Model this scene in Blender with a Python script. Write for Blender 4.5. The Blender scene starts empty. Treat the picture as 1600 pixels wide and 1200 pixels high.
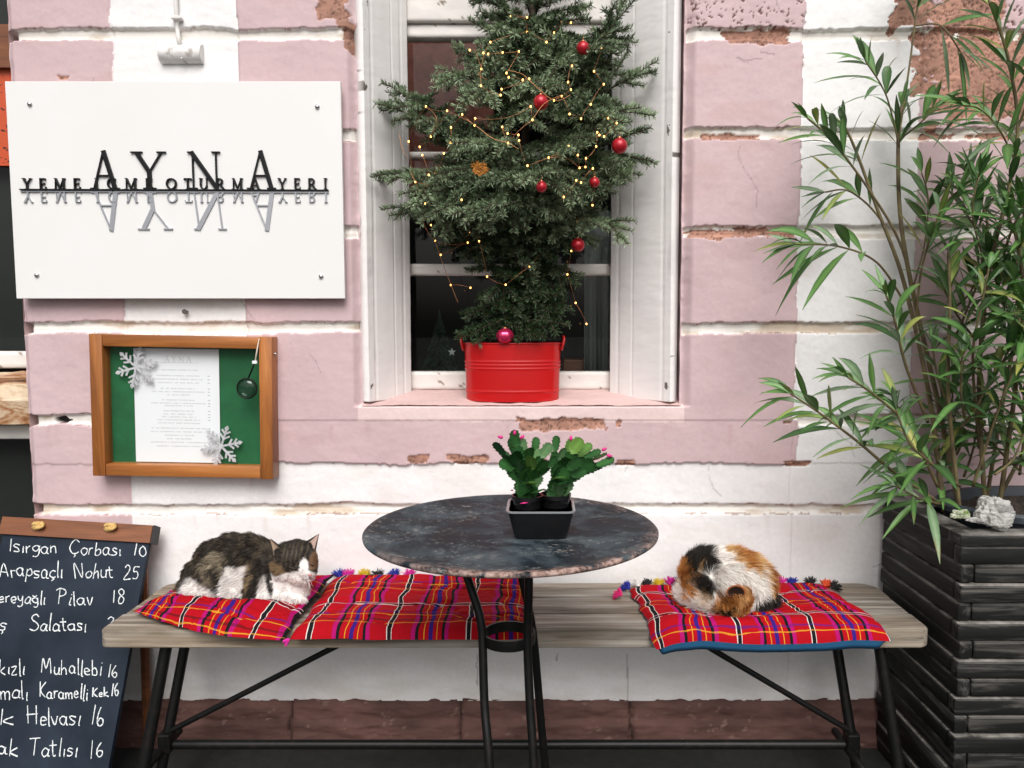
import bpy, bmesh, math, random
import numpy as np
from mathutils import Vector, Matrix, noise as mnoise
R = math.radians
random.seed(7)
rng = np.random.default_rng(11)
scene = bpy.context.scene
col = scene.collection

# ------------------------------------------------------------ camera
CAM_D, CAM_H, F, PITCH, VPX = 2.05, 1.17, 1200.0, R(4.53), 850.0
cd = bpy.data.cameras.new('camera')
cd.sensor_width = 36; cd.lens = 27; cd.shift_x = -(VPX-800)/1600
cd.clip_start = .02; cd.clip_end = 200
cam = bpy.data.objects.new('camera', cd); col.objects.link(cam)
cam.location = (0, -CAM_D, CAM_H); cam.rotation_euler = (R(90)-PITCH, 0, 0)
scene.camera = cam
# ------------------------------------------------------------ light
SUN_EL, SUN_AZ = R(48), R(175)       # azimuth: from behind the camera
w = bpy.data.worlds.new('World'); scene.world = w; w.use_nodes = True
nt = w.node_tree; nt.nodes.clear()
sky = nt.nodes.new('ShaderNodeTexSky'); sky.sky_type = 'NISHITA'; sky.sun_disc = False
sky.sun_elevation = SUN_EL; sky.sun_rotation = SUN_AZ
sky.air_density = 1.0; sky.dust_density = 6.0; sky.ozone_density = 1.0
hs = nt.nodes.new('ShaderNodeHueSaturation'); hs.inputs['Saturation'].default_value = .25
bg = nt.nodes.new('ShaderNodeBackground'); bg.inputs['Strength'].default_value = .095
wo = nt.nodes.new('ShaderNodeOutputWorld')
nt.links.new(sky.outputs[0], hs.inputs['Color']); nt.links.new(hs.outputs[0], bg.inputs['Color'])
nt.links.new(bg.outputs[0], wo.inputs[0])
sl = bpy.data.lights.new('sun', 'SUN'); sl.energy = 2.0; sl.angle = R(40); sl.color = (1, .985, .965)
so = bpy.data.objects.new('sun', sl); col.objects.link(so)
so.rotation_euler = Vector((math.sin(SUN_AZ)*math.cos(SUN_EL), math.cos(SUN_AZ)*math.cos(SUN_EL), math.sin(SUN_EL))).to_track_quat('Z', 'Y').to_euler()
so.location = (0, -3, 5)
scene.view_settings.view_transform = 'Standard'; scene.view_settings.look = 'None'
scene.view_settings.exposure = 0.33; scene.view_settings.gamma = 1
scene.cycles.max_bounces = 8; scene.cycles.transparent_max_bounces = 12

# ------------------------------------------------------------ helpers
CP, SP = math.cos(PITCH), math.sin(PITCH)
def ray(px, py):
    xc, yc = (px-VPX)/F, -(py-600)/F
    return Vector((xc, CP+yc*SP, yc*CP-SP))
def at(px, py, Y):                       # photo point on the upright plane y = Y
    d = ray(px, py); return Vector((0, -CAM_D, CAM_H))+d*((Y+CAM_D)/d.y)
def atz(px, py, z):                      # photo point on the level plane z
    d = ray(px, py); return Vector((0, -CAM_D, CAM_H))+d*((z-CAM_H)/d.z)
def tag(o, label=None, cat=None, group=None, kind=None):
    if label: o['label'] = label
    if cat: o['category'] = cat
    if group: o['group'] = group
    if kind: o['kind'] = kind
    return o
def thing(name, label, cat, loc=(0, 0, 0), group=None):
    o = bpy.data.objects.new(name, None); col.objects.link(o); o.location = loc
    o.empty_display_size = .05
    return tag(o, label, cat, group)
def link(name, me, parent=None):
    o = bpy.data.objects.new(name, me); col.objects.link(o)
    if parent:
        o.parent = parent
        o.matrix_parent_inverse = Matrix.Translation(-root_loc(parent))
    return o
def root_loc(p):
    return p.location.copy() if p.parent is None else Vector((0, 0, 0))
class MB:
    """collects geometry in world coordinates, built as one mesh"""
    def __init__(s): s.v = []; s.f = []; s.m = []; s.c = []; s.cur = (1, 1, 1); s.mi = 0; s.uv = None
    def add(s, vs, fs, m=None, c=None):
        b = len(s.v); s.v += [tuple(v) for v in vs]
        cc = c if c is not None else s.cur
        s.c += (cc if isinstance(cc, list) else [cc]*len(vs))
        for f in fs: s.f.append([b+i for i in f]); s.m.append(s.mi if m is None else m)
    def box(s, lo, hi, M=None, bev=0, m=None):
        x0, y0, z0 = lo; x1, y1, z1 = hi
        if bev <= 0:
            vs = [(x, y, z) for x in (x0, x1) for y in (y0, y1) for z in (z0, z1)]
            fs = [(0, 1, 3, 2), (4, 6, 7, 5), (0, 4, 5, 1), (2, 3, 7, 6), (0, 2, 6, 4), (1, 5, 7, 3)]
        else:
            bm = bmesh.new(); bmesh.ops.create_cube(bm, size=1)
            for v in bm.verts:
                v.co = Vector(((x0+x1)/2+v.co.x*(x1-x0), (y0+y1)/2+v.co.y*(y1-y0), (z0+z1)/2+v.co.z*(z1-z0)))
            bmesh.ops.bevel(bm, geom=bm.edges[:], offset=bev, segments=2, affect='EDGES', profile=.5)
            bm.verts.index_update()
            vs = [v.co.copy() for v in bm.verts]; fs = [[v.index for v in f.verts] for f in bm.faces]; bm.free()
        if M is not None: vs = [M @ Vector(v) for v in vs]
        s.add(vs, fs, m)
    def tube(s, pts, rad, n=10, cap=True, m=None, flat=None):
        pts = [Vector(p) for p in pts]; k = len(pts)
        rr = rad if isinstance(rad, (list, tuple)) else [rad]*k
        vs = []; up = Vector((0.13, .21, .97))
        prev = None
        for i, p in enumerate(pts):
            t = (pts[min(i+1, k-1)]-pts[max(i-1, 0)]).normalized()
            a = (prev - t*prev.dot(t)) if prev is not None else up.cross(t)
            if a.length < 1e-5: a = Vector((1, 0, 0)).cross(t)
            a.normalize(); prev = a.copy(); b = t.cross(a)
            for j in range(n):
                q = 2*math.pi*j/n
                vs.append(p+a*math.cos(q)*rr[i]+b*math.sin(q)*rr[i]*(flat or 1))
        fs = [(i*n+j, i*n+(j+1) % n, (i+1)*n+(j+1) % n, (i+1)*n+j) for i in range(k-1) for j in range(n)]
        if cap: fs += [list(range(n))[::-1], [(k-1)*n+j for j in range(n)]]
        s.add(vs, fs, m)
    def lathe(s, prof, c, n=48, sx=1, sy=1, m=None, M=None):
        k = len(prof); vs = []
        for r, z in prof:
            for j in range(n):
                q = 2*math.pi*j/n
                v = Vector((r*math.cos(q)*sx, r*math.sin(q)*sy, z))
                if M is not None: v = M @ v
                vs.append(v+Vector(c))
        fs = [(i*n+j, i*n+(j+1) % n, (i+1)*n+(j+1) % n, (i+1)*n+j) for i in range(k-1) for j in range(n)]
        s.add(vs, fs, m)
    def ball(s, c, r, n=16, sc=(1, 1, 1), m=None, col=None):
        prof = [(max(1e-5, math.sin(math.pi*i/(n//2))), -math.cos(math.pi*i/(n//2))) for i in range(n//2+1)]
        vs = []; k = len(prof)
        for rr, z in prof:
            for j in range(n):
                q = 2*math.pi*j/n
                vs.append((c[0]+r*sc[0]*rr*math.cos(q), c[1]+r*sc[1]*rr*math.sin(q), c[2]+r*sc[2]*z))
        fs = [(i*n+j, i*n+(j+1) % n, (i+1)*n+(j+1) % n, (i+1)*n+j) for i in range(k-1) for j in range(n)]
        s.add(vs, fs, m, col)
    def build(s, name, mats, parent=None, smooth=False, sharp=None):
        me = bpy.data.meshes.new(name); me.from_pydata(s.v, [], s.f)
        for mm in (mats if isinstance(mats, (list, tuple)) else [mats]): me.materials.append(mm)
        if any(s.m): me.polygons.foreach_set('material_index', s.m)
        ca = me.color_attributes.new('col', 'FLOAT_COLOR', 'POINT')
        a = np.ones((len(s.v), 4), np.float32); a[:, :3] = np.array(s.c, np.float32)
        ca.data.foreach_set('color', a.ravel())
        if smooth:
            me.polygons.foreach_set('use_smooth', [True]*len(me.polygons))
            if sharp: me.set_sharp_from_angle(angle=R(sharp))
        me.update()
        return link(name, me, parent)
def np_mesh(name, V, Fq, mats, colors=None, parent=None, smooth=True, uv=None, mi=None):
    """V (n,3), Fq (m,k) arrays -> object"""
    me = bpy.data.meshes.new(name); n, m, k = len(V), len(Fq), Fq.shape[1]
    me.vertices.add(n); me.vertices.foreach_set('co', np.ascontiguousarray(V, np.float32).ravel())
    me.loops.add(m*k); me.loops.foreach_set('vertex_index', np.ascontiguousarray(Fq, np.int32).ravel())
    me.polygons.add(m); me.polygons.foreach_set('loop_start', np.arange(0, m*k, k, dtype=np.int32))
    if smooth: me.polygons.foreach_set('use_smooth', np.ones(m, bool))
    for mm in (mats if isinstance(mats, (list, tuple)) else [mats]): me.materials.append(mm)
    if mi is not None: me.polygons.foreach_set('material_index', mi.astype(np.int32))
    me.update(calc_edges=True); me.validate()
    if colors is not None:
        ca = me.color_attributes.new('col', 'FLOAT_COLOR', 'POINT')
        a = np.ones((n, 4), np.float32); a[:, :3] = colors; ca.data.foreach_set('color', a.ravel())
    if uv is not None:
        ul = me.uv_layers.new(name='uv'); ul.data.foreach_set('uv', np.ascontiguousarray(uv[Fq.ravel()], np.float32).ravel())
    return link(name, me, parent)
# numpy value noise
def _h(ix, iy, iz, s):
    n = (ix*374761393+iy*668265263+iz*1274126177+s*974711) & 0x7fffffff
    n = ((n ^ (n >> 13))*1274126177) & 0x7fffffff
    return ((n ^ (n >> 16)) & 0xffff)/65535.0
def vnoise(x, y, z=0.0, s=0):
    x, y, z = np.broadcast_arrays(np.asarray(x, float), np.asarray(y, float), np.asarray(z, float))
    fx, fy, fz = np.floor(x), np.floor(y), np.floor(z)
    ix, iy, iz = fx.astype(np.int64), fy.astype(np.int64), fz.astype(np.int64)
    u, v, w_ = x-fx, y-fy, z-fz
    u, v, w_ = u**3*(u*(u*6-15)+10), v**3*(v*(v*6-15)+10), w_**3*(w_*(w_*6-15)+10)
    def L(a, b, t): return a+(b-a)*t
    c = [[[_h(ix+i, iy+j, iz+k, s) for k in (0, 1)] for j in (0, 1)] for i in (0, 1)]
    return L(L(L(c[0][0][0], c[1][0][0], u), L(c[0][1][0], c[1][1][0], u), v),
             L(L(c[0][0][1], c[1][0][1], u), L(c[0][1][1], c[1][1][1], u), v), w_)
def fbm(x, y, z=0.0, o=4, s=0):
    a, t, n = 0.0, 0.0, 1.0
    x, y, z = np.asarray(x, float), np.asarray(y, float), np.asarray(z, float)
    for i in range(o):
        c, d = math.cos(.62+1.13*i), math.sin(.62+1.13*i)
        a = a+n*vnoise((x*c-y*d)*2.03**i+i*3.7, (x*d+y*c)*2.03**i+i*1.9, z*2.03**i, s+i*17); t += n; n *= .5
    return .5+(a/t-.5)*1.15
def sstep(a, b, x):
    t = np.clip((x-a)/(b-a), 0, 1); return t*t*(3-2*t)

# ------------------------------------------------------------ materials
def newmat(name):
    m = bpy.data.materials.new(name); m.use_nodes = True
    t = m.node_tree; b = t.nodes['Principled BSDF']; return m, t, b
def N(t, typ, **kw):
    n = t.nodes.new(typ)
    for k, v in kw.items(): setattr(n, k, v)
    return n
def coords(t, scale=(1, 1, 1), kind='Object'):
    tc = N(t, 'ShaderNodeTexCoord'); mp = N(t, 'ShaderNodeMapping'); mp.inputs['Scale'].default_value = scale
    t.links.new(tc.outputs[kind], mp.inputs[0]); return mp.outputs[0]
def noise_node(t, vec, scale, detail=5, rough=.6, dist=0):
    n = N(t, 'ShaderNodeTexNoise'); n.inputs['Scale'].default_value = scale; n.inputs['Detail'].default_value = detail
    n.inputs['Roughness'].default_value = rough; n.inputs['Distortion'].default_value = dist
    if vec is not None: t.links.new(vec, n.inputs['Vector'])
    return n.outputs['Fac']
def ramp(t, fac, stops, mode='LINEAR'):
    r = N(t, 'ShaderNodeValToRGB'); r.color_ramp.interpolation = mode
    e = r.color_ramp.elements
    while len(e) < len(stops): e.new(.5)
    for i, (p, c) in enumerate(stops):
        e[i].position = p; e[i].color = (c[0], c[1], c[2], 1) if isinstance(c, (tuple, list)) else (c, c, c, 1)
    if fac is not None: t.links.new(fac, r.inputs[0])
    return r.outputs[0]
def mixc(t, fac, a, b, mode='MIX'):
    m = N(t, 'ShaderNodeMix', data_type='RGBA', blend_type=mode)
    for s, v in ((m.inputs[0], fac), (m.inputs[6], a), (m.inputs[7], b)):
        if isinstance(v, (int, float)): s.default_value = v
        elif isinstance(v, (tuple, list)): s.default_value = (v[0], v[1], v[2], 1)
        else: t.links.new(v, s)
    return m.outputs[2]
def bump(t, b, fac, strength=.3, dist=.002):
    n = N(t, 'ShaderNodeBump'); n.inputs['Strength'].default_value = strength; n.inputs['Distance'].default_value = dist
    t.links.new(fac, n.inputs['Height']); t.links.new(n.outputs[0], b.inputs['Normal'])
def simple(name, c, rough=.5, metal=0, c2=None, sc=8, lo=.4, hi=.6, bsc=None, bst=.2, bd=.001, scale=(1, 1, 1), emit=None, est=1, coat=0, spec=None):
    m, t, b = newmat(name); v = coords(t, scale)
    b.inputs['Roughness'].default_value = rough; b.inputs['Metallic'].default_value = metal
    b.inputs['Base Color'].default_value = (*c, 1)
    if c2: t.links.new(ramp(t, noise_node(t, v, sc), [(lo, c), (hi, c2)]), b.inputs['Base Color'])
    if bsc: bump(t, b, noise_node(t, v, bsc, 4), bst, bd)
    if emit: b.inputs['Emission Color'].default_value = (*emit, 1); b.inputs['Emission Strength'].default_value = est
    if coat: b.inputs['Coat Weight'].default_value = coat
    if spec is not None: b.inputs['Specular IOR Level'].default_value = spec
    return m
def vcol(name, rough=.7, bsc=None, bst=.3, bd=.001, var=0, vsc=60, spec=.5, trans=0, sheen=0):
    m, t, b = newmat(name)
    a = N(t, 'ShaderNodeVertexColor', layer_name='col'); c = a.outputs[0]
    v = coords(t)
    if var: c = mixc(t, 1.0, c, ramp(t, noise_node(t, v, vsc, 6, .7), [(.3, 1-var), (.7, 1+var*.5)]), 'MULTIPLY')
    t.links.new(c, b.inputs['Base Color']); b.inputs['Roughness'].default_value = rough
    b.inputs['Specular IOR Level'].default_value = spec
    if sheen: b.inputs['Sheen Weight'].default_value = sheen
    if bsc: bump(t, b, noise_node(t, v, bsc, 6, .65), bst, bd)
    if trans:
        tr = N(t, 'ShaderNodeBsdfTranslucent'); t.links.new(c, tr.inputs[0])
        mx = N(t, 'ShaderNodeMixShader'); mx.inputs[0].default_value = trans
        t.links.new(b.outputs[0], mx.inputs[1]); t.links.new(tr.outputs[0], mx.inputs[2])
        t.links.new(mx.outputs[0], t.nodes['Material Output'].inputs[0])
    return m
def thin_glass(name, tint=(1, 1, 1), ior=1.45, rough=.01):
    m, t, b = newmat(name); t.nodes.remove(b)
    tr = N(t, 'ShaderNodeBsdfTransparent'); tr.inputs[0].default_value = (*tint, 1)
    gl = N(t, 'ShaderNodeBsdfGlossy'); gl.inputs['Roughness'].default_value = rough
    lw = N(t, 'ShaderNodeLayerWeight'); lw.inputs['Blend'].default_value = .5
    pw = N(t, 'ShaderNodeMath', operation='POWER'); t.links.new(lw.outputs['Facing'], pw.inputs[0]); pw.inputs[1].default_value = 4
    fr = N(t, 'ShaderNodeMath', operation='MULTIPLY_ADD'); t.links.new(pw.outputs[0], fr.inputs[0]); fr.inputs[1].default_value = .6; fr.inputs[2].default_value = ((ior-1)/(ior+1))**2
    mx = N(t, 'ShaderNodeMixShader')
    t.links.new(fr.outputs[0], mx.inputs[0]); t.links.new(tr.outputs[0], mx.inputs[1]); t.links.new(gl.outputs[0], mx.inputs[2])
    t.links.new(mx.outputs[0], t.nodes['Material Output'].inputs[0]); return m
def wood(name, c1, c2, c3, axis=0, rough=.6, sc=1.0, bst=.4, spec=.5, lo2=.55, hf=40):
    m, t, b = newmat(name)
    s = [hf*sc]*3; s[axis] = 2.6*sc
    v = coords(t, s)
    n1 = noise_node(t, v, 1.0, 8, .65, .6)
    s2 = [7*sc]*3; s2[axis] = 2.5*sc
    n2 = noise_node(t, coords(t, s2), 1.0, 3, .5)
    c = ramp(t, n1, [(.3, c1), (.52, c2), (.72, c3)])
    c = mixc(t, .6, c, ramp(t, n2, [(.3, lo2), (.7, 1.25)]), 'MULTIPLY')
    t.links.new(c, b.inputs['Base Color']); b.inputs['Roughness'].default_value = rough
    b.inputs['Specular IOR Level'].default_value = spec
    bump(t, b, n1, bst, .0015); return m

M = {}
M['wall'] = vcol('painted_plaster', .75, 190, .28, .0010, .06, 90, spec=.3)
M['white_wood'] = simple('white_painted_wood', (.78, .74, .72), .5, 0, (.68, .63, .6), 30, .5, .75, 220, .25, .0008, (1, 1, .12))
M['flaking_wood'] = None
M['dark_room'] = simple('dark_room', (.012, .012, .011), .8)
M['glass'] = thin_glass('window_glass', (.8, .85, .83))
M['case_glass'] = thin_glass('case_glass', (.97, .99, .97))
M['acrylic'] = simple('white_acrylic', (.755, .745, .735), .28, 0, (.735, .722, .705), 3, .4, .7)
M['steel'] = simple('steel', (.55, .55, .55), .3, 1)
M['black_letter'] = simple('black_letter', (.006, .006, .007), .45, spec=.25)
M['grey_letter'] = simple('mirror_grey_letter', (.42, .43, .46), .35, .6)
M['pine'] = wood('orange_varnished_wood', (.17, .055, .014), (.36, .125, .028), (.50, .2, .055), 0, .4, .8, .2)
M['pine_z'] = wood('orange_varnished_wood_upright', (.17, .055, .014), (.36, .125, .028), (.50, .2, .055), 2, .4, .8, .2)
M['strip'] = wood('brown_strip_wood', (.10, .032, .012), (.2, .068, .025), (.27, .1, .04), 0, .5, .8, .2)
M['felt'] = simple('green_felt', (.006, .085, .028), .9, 0, (.010, .125, .042), 14, .35, .65, 600, .4, .0006)
M['paper'] = simple('paper', (.80, .79, .84), .6)
M['ink'] = simple('grey_ink', (.52, .51, .54), .8)
M['silver'] = simple('silver_flake', (.62, .62, .64), .45, .3, (.45, .45, .47), 120, .45, .6)
M['rope'] = simple('yellow_rope', (.5, .3, .09), .8, 0, (.62, .42, .16), 150, .4, .6, 400, .5, .001)
M['slate'] = simple('blackboard_slate', (.007, .012, .021), .6, 0, (.018, .027, .043), 7, .38, .72, spec=.2)
M['chalk'] = simple('chalk', (.70, .72, .72), .95, 0, (.45, .48, .5), 260, .45, .62)
def bench_mat():
    m = wood('weathered_grey_wood', (.085, .072, .055), (.315, .28, .24), (.55, .51, .46), 0, .75, .7, .9, .3, .45, 75)
    t = m.node_tree; b = t.nodes['Principled BSDF']; c = b.inputs['Base Color'].links[0].from_socket
    big = noise_node(t, coords(t, (1.7, 6, 6)), 1, 4, .6, .3)
    c = mixc(t, ramp(t, big, [(.36, 0), (.60, .85)]), c, mixc(t, 1.0, c, (.70, .60, .48), 'MULTIPLY'))
    c = mixc(t, ramp(t, noise_node(t, coords(t, (3, 60, 60)), 1, 3, .6), [(.66, 0), (.72, .75)]), c, (.03, .026, .02))
    c = mixc(t, ramp(t, noise_node(t, coords(t, (2.2, 9, 9)), 1.7, 3, .5), [(.55, 0), (.75, .5)]), c, (.60, .56, .51))
    t.links.new(c, b.inputs['Base Color']); return m
M['bench_wood'] = bench_mat()
M['iron'] = simple('black_painted_iron', (.005, .005, .005), .42, 0, (.014, .010, .008), 60, .5, .75, 200, .3, .0006, spec=.25)
M['planter'] = wood('dark_stained_plank', (.005, .005, .005), (.011, .0115, .011), (.12, .112, .10), 0, .6, .9, .4, .2)
M['planter_y'] = wood('dark_stained_plank_side', (.004, .004, .004), (.011, .011, .0105), (.10, .096, .087), 1, .6, .9, .4, .2)
for k_ in ('planter', 'planter_y'):              # dust, wear and painted-in sky light on the ledges that face up
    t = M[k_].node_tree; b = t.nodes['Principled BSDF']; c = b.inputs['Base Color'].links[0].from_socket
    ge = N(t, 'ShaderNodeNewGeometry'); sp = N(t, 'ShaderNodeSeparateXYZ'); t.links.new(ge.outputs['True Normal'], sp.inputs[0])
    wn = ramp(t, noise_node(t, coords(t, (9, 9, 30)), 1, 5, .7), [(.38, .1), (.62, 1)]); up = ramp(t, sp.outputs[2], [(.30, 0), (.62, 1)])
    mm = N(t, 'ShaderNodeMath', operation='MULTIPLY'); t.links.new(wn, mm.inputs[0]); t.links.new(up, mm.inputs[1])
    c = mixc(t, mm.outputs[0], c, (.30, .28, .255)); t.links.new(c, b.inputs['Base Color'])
M['liner'] = simple('slate_blue_plastic_liner', (.03, .038, .046), .45)
M['soil'] = simple('soil', (.022, .016, .011), .95, 0, (.05, .036, .025), 60, .4, .6, 120, 1, .01)
M['red_enamel'] = simple('red_enamel', (.47, .007, .008), .28, 0, coat=.2, spec=.4)
M['bauble'] = simple('red_bauble', (.42, .008, .02), .35, .3, coat=.2)
M['bauble_pink'] = simple('pink_bauble', (.6, .02, .10), .15, .5, coat=.5)
M['bark'] = simple('bark', (.05, .035, .025), .9, 0, (.09, .065, .045), 40, .4, .6, 200, .6, .002)
M['needle'] = vcol('fir_needles', .5, spec=.35)
M['leaf'] = vcol('oleander_leaf', .40, var=.12, vsc=60, spec=.35, trans=.10)
M['cactus'] = vcol('cactus_leaf', .35, var=.15, vsc=80, spec=.5, trans=.08)
M['stem'] = simple('oleander_stem', (.16, .13, .05), .7, 0, (.09, .06, .035), 30, .35, .65, 150, .5, .001)
M['bulb'] = simple('warm_bulb', (1, .6, .25), .4, emit=(1, .46, .11), est=4.5)
M['copper'] = simple('copper_wire', (.45, .2, .09), .4, .8)
M['fur'] = vcol('fur', .75, spec=.2)
M['skin_pink'] = simple('pink_nose', (.5, .2, .18), .5)
M['black'] = simple('black_line', (.01, .009, .008), .5)
M['black_plastic'] = simple('glossy_black_plastic', (.008, .008, .009), .22)
M['clear_rim'] = simple('clear_plastic_rim', (.22, .23, .24), .15)
M['petal'] = simple('magenta_petal', (.65, .02, .2), .5)
M['blue_cloth'] = simple('blue_cloth', (.012, .10, .22), .8)
M['stone'] = simple('pale_rock', (.42, .41, .39), .9, 0, (.22, .21, .2), 30, .45, .62, 60, .8, .006)
M['curtain'] = simple('grey_curtain', (.34, .37, .36), .9)
M['red_brick'] = simple('red_room_wall', (.22, .07, .05), .9, 0, (.32, .11, .08), 18, .4, .6)
# ------------------------------------------------------------ ground
def flat(name, x0, x1, y0, y1, z, mat, kind='structure'):
    b = MB(); b.add([(x0, y0, z), (x1, y0, z), (x1, y1, z), (x0, y1, z)], [(0, 1, 2, 3)])
    o = b.build(name, mat); return tag(o, kind=kind)
m, t, b_ = newmat('stone_paving')
v_ = coords(t); bk = N(t, 'ShaderNodeTexBrick'); bk.inputs['Scale'].default_value = 2.2
bk.inputs['Color1'].default_value = (.018, .021, .018, 1); bk.inputs['Color2'].default_value = (.026, .027, .025, 1)
bk.inputs['Mortar'].default_value = (.02, .02, .02, 1); bk.inputs['Mortar Size'].default_value = .012
t.links.new(v_, bk.inputs['Vector'])
nn = noise_node(t, v_, 25, 8, .7)
t.links.new(mixc(t, .7, bk.outputs[0], ramp(t, nn, [(.3, .4), (.7, 1.3)]), 'MULTIPLY'), b_.inputs['Base Color'])
b_.inputs['Roughness'].default_value = .75; bump(t, b_, nn, .5, .004)
flat('pavement', -60, 60, -60, 30, 0, m)

# ------------------------------------------------------------ facade
XE = at(46, 760, 0).x                        # left corner of the facade
WL, WR = at(562, 400, 0).x, at(1066, 400, 0).x   # window opening
ZS = at(800, 632, 0).z                       # front edge of the sill
ZPL = at(700, 1095, 0).z                     # top of the brown plinth
ZTOP = 2.7
ZC = [at(850, p, 0).z for p in (54, 209, 362, 512, 656, 796)]
ZC = [ZC[0]+(ZC[0]-ZC[1])*1.0] + ZC
COLX = [at(186, 350, 0).x, at(380, 350, 0).x, at(1250, 300, 0).x, at(1434, 300, 0).x]
ZAP = at(850, 724, 0).z                      # bottom of the pink apron
XAPL, XAPR = at(432, 690, 0).x, at(1245, 690, 0).x
building = thing('painted_facade', 'pink and white painted stone facade with chipped blocks round the window', 'building', (0, 0, 0))
def axis_pts(lo, hi, step, extra, lo2, hi2, step2):
    a = np.arange(lo, hi, step); p = [a]
    if lo2 < lo: p.append(np.arange(lo2, lo, step2))
    if hi2 > hi: p.append(np.arange(hi, hi2+step2, step2))
    a = np.unique(np.round(np.concatenate(p), 5))
    for e in extra:
        a[np.argmin(abs(a-e))] = e
    return np.sort(a)
xs = axis_pts(XE, 1.32, .0031, [WL, WR], XE, 2.4, .02); xs[0] = XE
zs = axis_pts(ZPL, 2.06, .0031, [ZS], ZPL, ZTOP, .02); zs[0] = ZPL
X, Z = np.meshgrid(xs, zs)                    # rows = z
# warped coordinates: hand-cut edges
wx = X+(fbm(X*18, Z*18, 1, 3, 5)-.5)*.010+(fbm(X*60, Z*60, 2, 2, 6)-.5)*.0025
wz = Z+(fbm(X*10, Z*22, 3, 3, 7)-.5)*.012+(fbm(X*80, Z*80, 4, 2, 8)-.5)*.005
pinkcol = ((wx < COLX[0]) | ((wx > COLX[1]) & (wx < COLX[2])) | (wx > COLX[3]))
apron = (wx > XAPL) & (wx < XAPR) & (wz > ZAP) & (wz < ZC[5])
inwincol = (X > WL-.004) & (X < WR+.004)
# groove depth 0..1
groove = np.zeros_like(X)
GH = .0135
for i, zc in enumerate(ZC):
    g = 1-sstep(GH*.93, GH*1.17, abs(wz-zc))
    if i == 5:                                  # interrupted by the apron
        g = np.where((wx > XAPL) & (wx < XAPR), 0, g)
    g = np.where(inwincol & (Z > ZS-.03) , 0, g) if i < 5 else g
    groove = np.maximum(groove, g)
# lower white wall has grooves only at the 796 line
low = (wz < ZAP) & (wx > COLX[0]) & (wx < COLX[3])
g796 = 1-sstep(GH*.5, GH*1.3, abs(wz-ZC[6]))
groove = np.where(low, g796, groove)
groove = np.where((wz < ZC[6]-.02), 0, groove)
vert = np.zeros_like(X)
for cx in COLX:
    vert = np.maximum(vert, (1-sstep(.001, .006, abs(wx-cx)))*(wz > ZC[6]))
# sill band: lies between window bottom and apron top, slightly proud
sillband = (X > WL-.012) & (X < WR+.012) & (wz > ZC[5]-.003) & (Z <= ZS+.002)
pink = pinkcol.copy()
pink &= ~((wz < ZAP) & (wx > COLX[0]) & (wx < COLX[3]))
pink &= ~((wz < ZC[5]) & (wx > COLX[0]) & (wx < XAPL))
pink |= apron | sillband
pink &= ~(wz < ZC[6]-.10)
isgroove = groove > .35
isgroove &= ~(sillband | ((wz < ZAP+.004) & apron))
yy = groove*.0105+vert*.0035
yy -= np.where(apron | (((wx > COLX[1]) & (wx < COLX[2])) & (wz > ZAP)), .006, 0)
yy = np.where(wz < ZAP, yy+.002, yy)
blk = np.floor((np.searchsorted(np.array(sorted(ZC)), Z)*7+np.searchsorted(np.array(COLX), X)*13))
yy += (_h(blk.astype(np.int64), np.int64(3), np.int64(1), 4)-.5)*.004
yy += (fbm(X*6, Z*6, 0, 3, 21)-.5)*.0045+(fbm(X*40, Z*52, 0, 4, 22)-.5)*.0013
# chamfer towards the window opening and the left corner
ch = np.where((Z > ZS-.005), np.maximum(sstep(WL-.024, WL-.002, X)*(X < (WL+WR)/2), sstep(WR+.030, WR+.002, X)*(X > (WL+WR)/2)), 0)
chn = fbm(Z*20, X*20, 9, 3, 9)
yy += ch*.022*(.8+.5*chn)
yy += (1-sstep(0, .02, X-XE))*.014*(.5+fbm(Z*14, 0, 3, 3, 31))+np.where(groove > .4, (1-sstep(0, .03, X-XE))*.05, 0)
# paint
n1 = fbm(X*7, Z*7, 5, 4, 41)[..., None]; n2 = fbm(X*60, Z*60, 6, 3, 42)[..., None]
cpink = np.array([.565, .415, .428])*(.93+.14*n1); cwhite = np.array([.81, .79, .785])*(.95+.09*n1)
C = np.where(pink[..., None], cpink, cwhite)
C = np.where((isgroove)[..., None], np.array([.79, .75, .70])*(.95+.08*n1), C)
C = np.where(sillband[..., None], np.array([.72, .56, .545])*(.93+.12*n1), C)
# rain wear, grime of the paint in the grooves and along the block edges
gr = sstep(.56, .8, fbm(X*9, Z*26, 2, 5, 51))*(groove > .2)
C = C*(1-.45*gr[..., None]*np.array([.6, .8, 1.0]))
edge = ((groove > .08) & (groove < .55))
C = np.where((edge & (fbm(X*30, Z*30, 8, 4, 52) > .57))[..., None], C*np.array([.55, .45, .42]), C)
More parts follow.
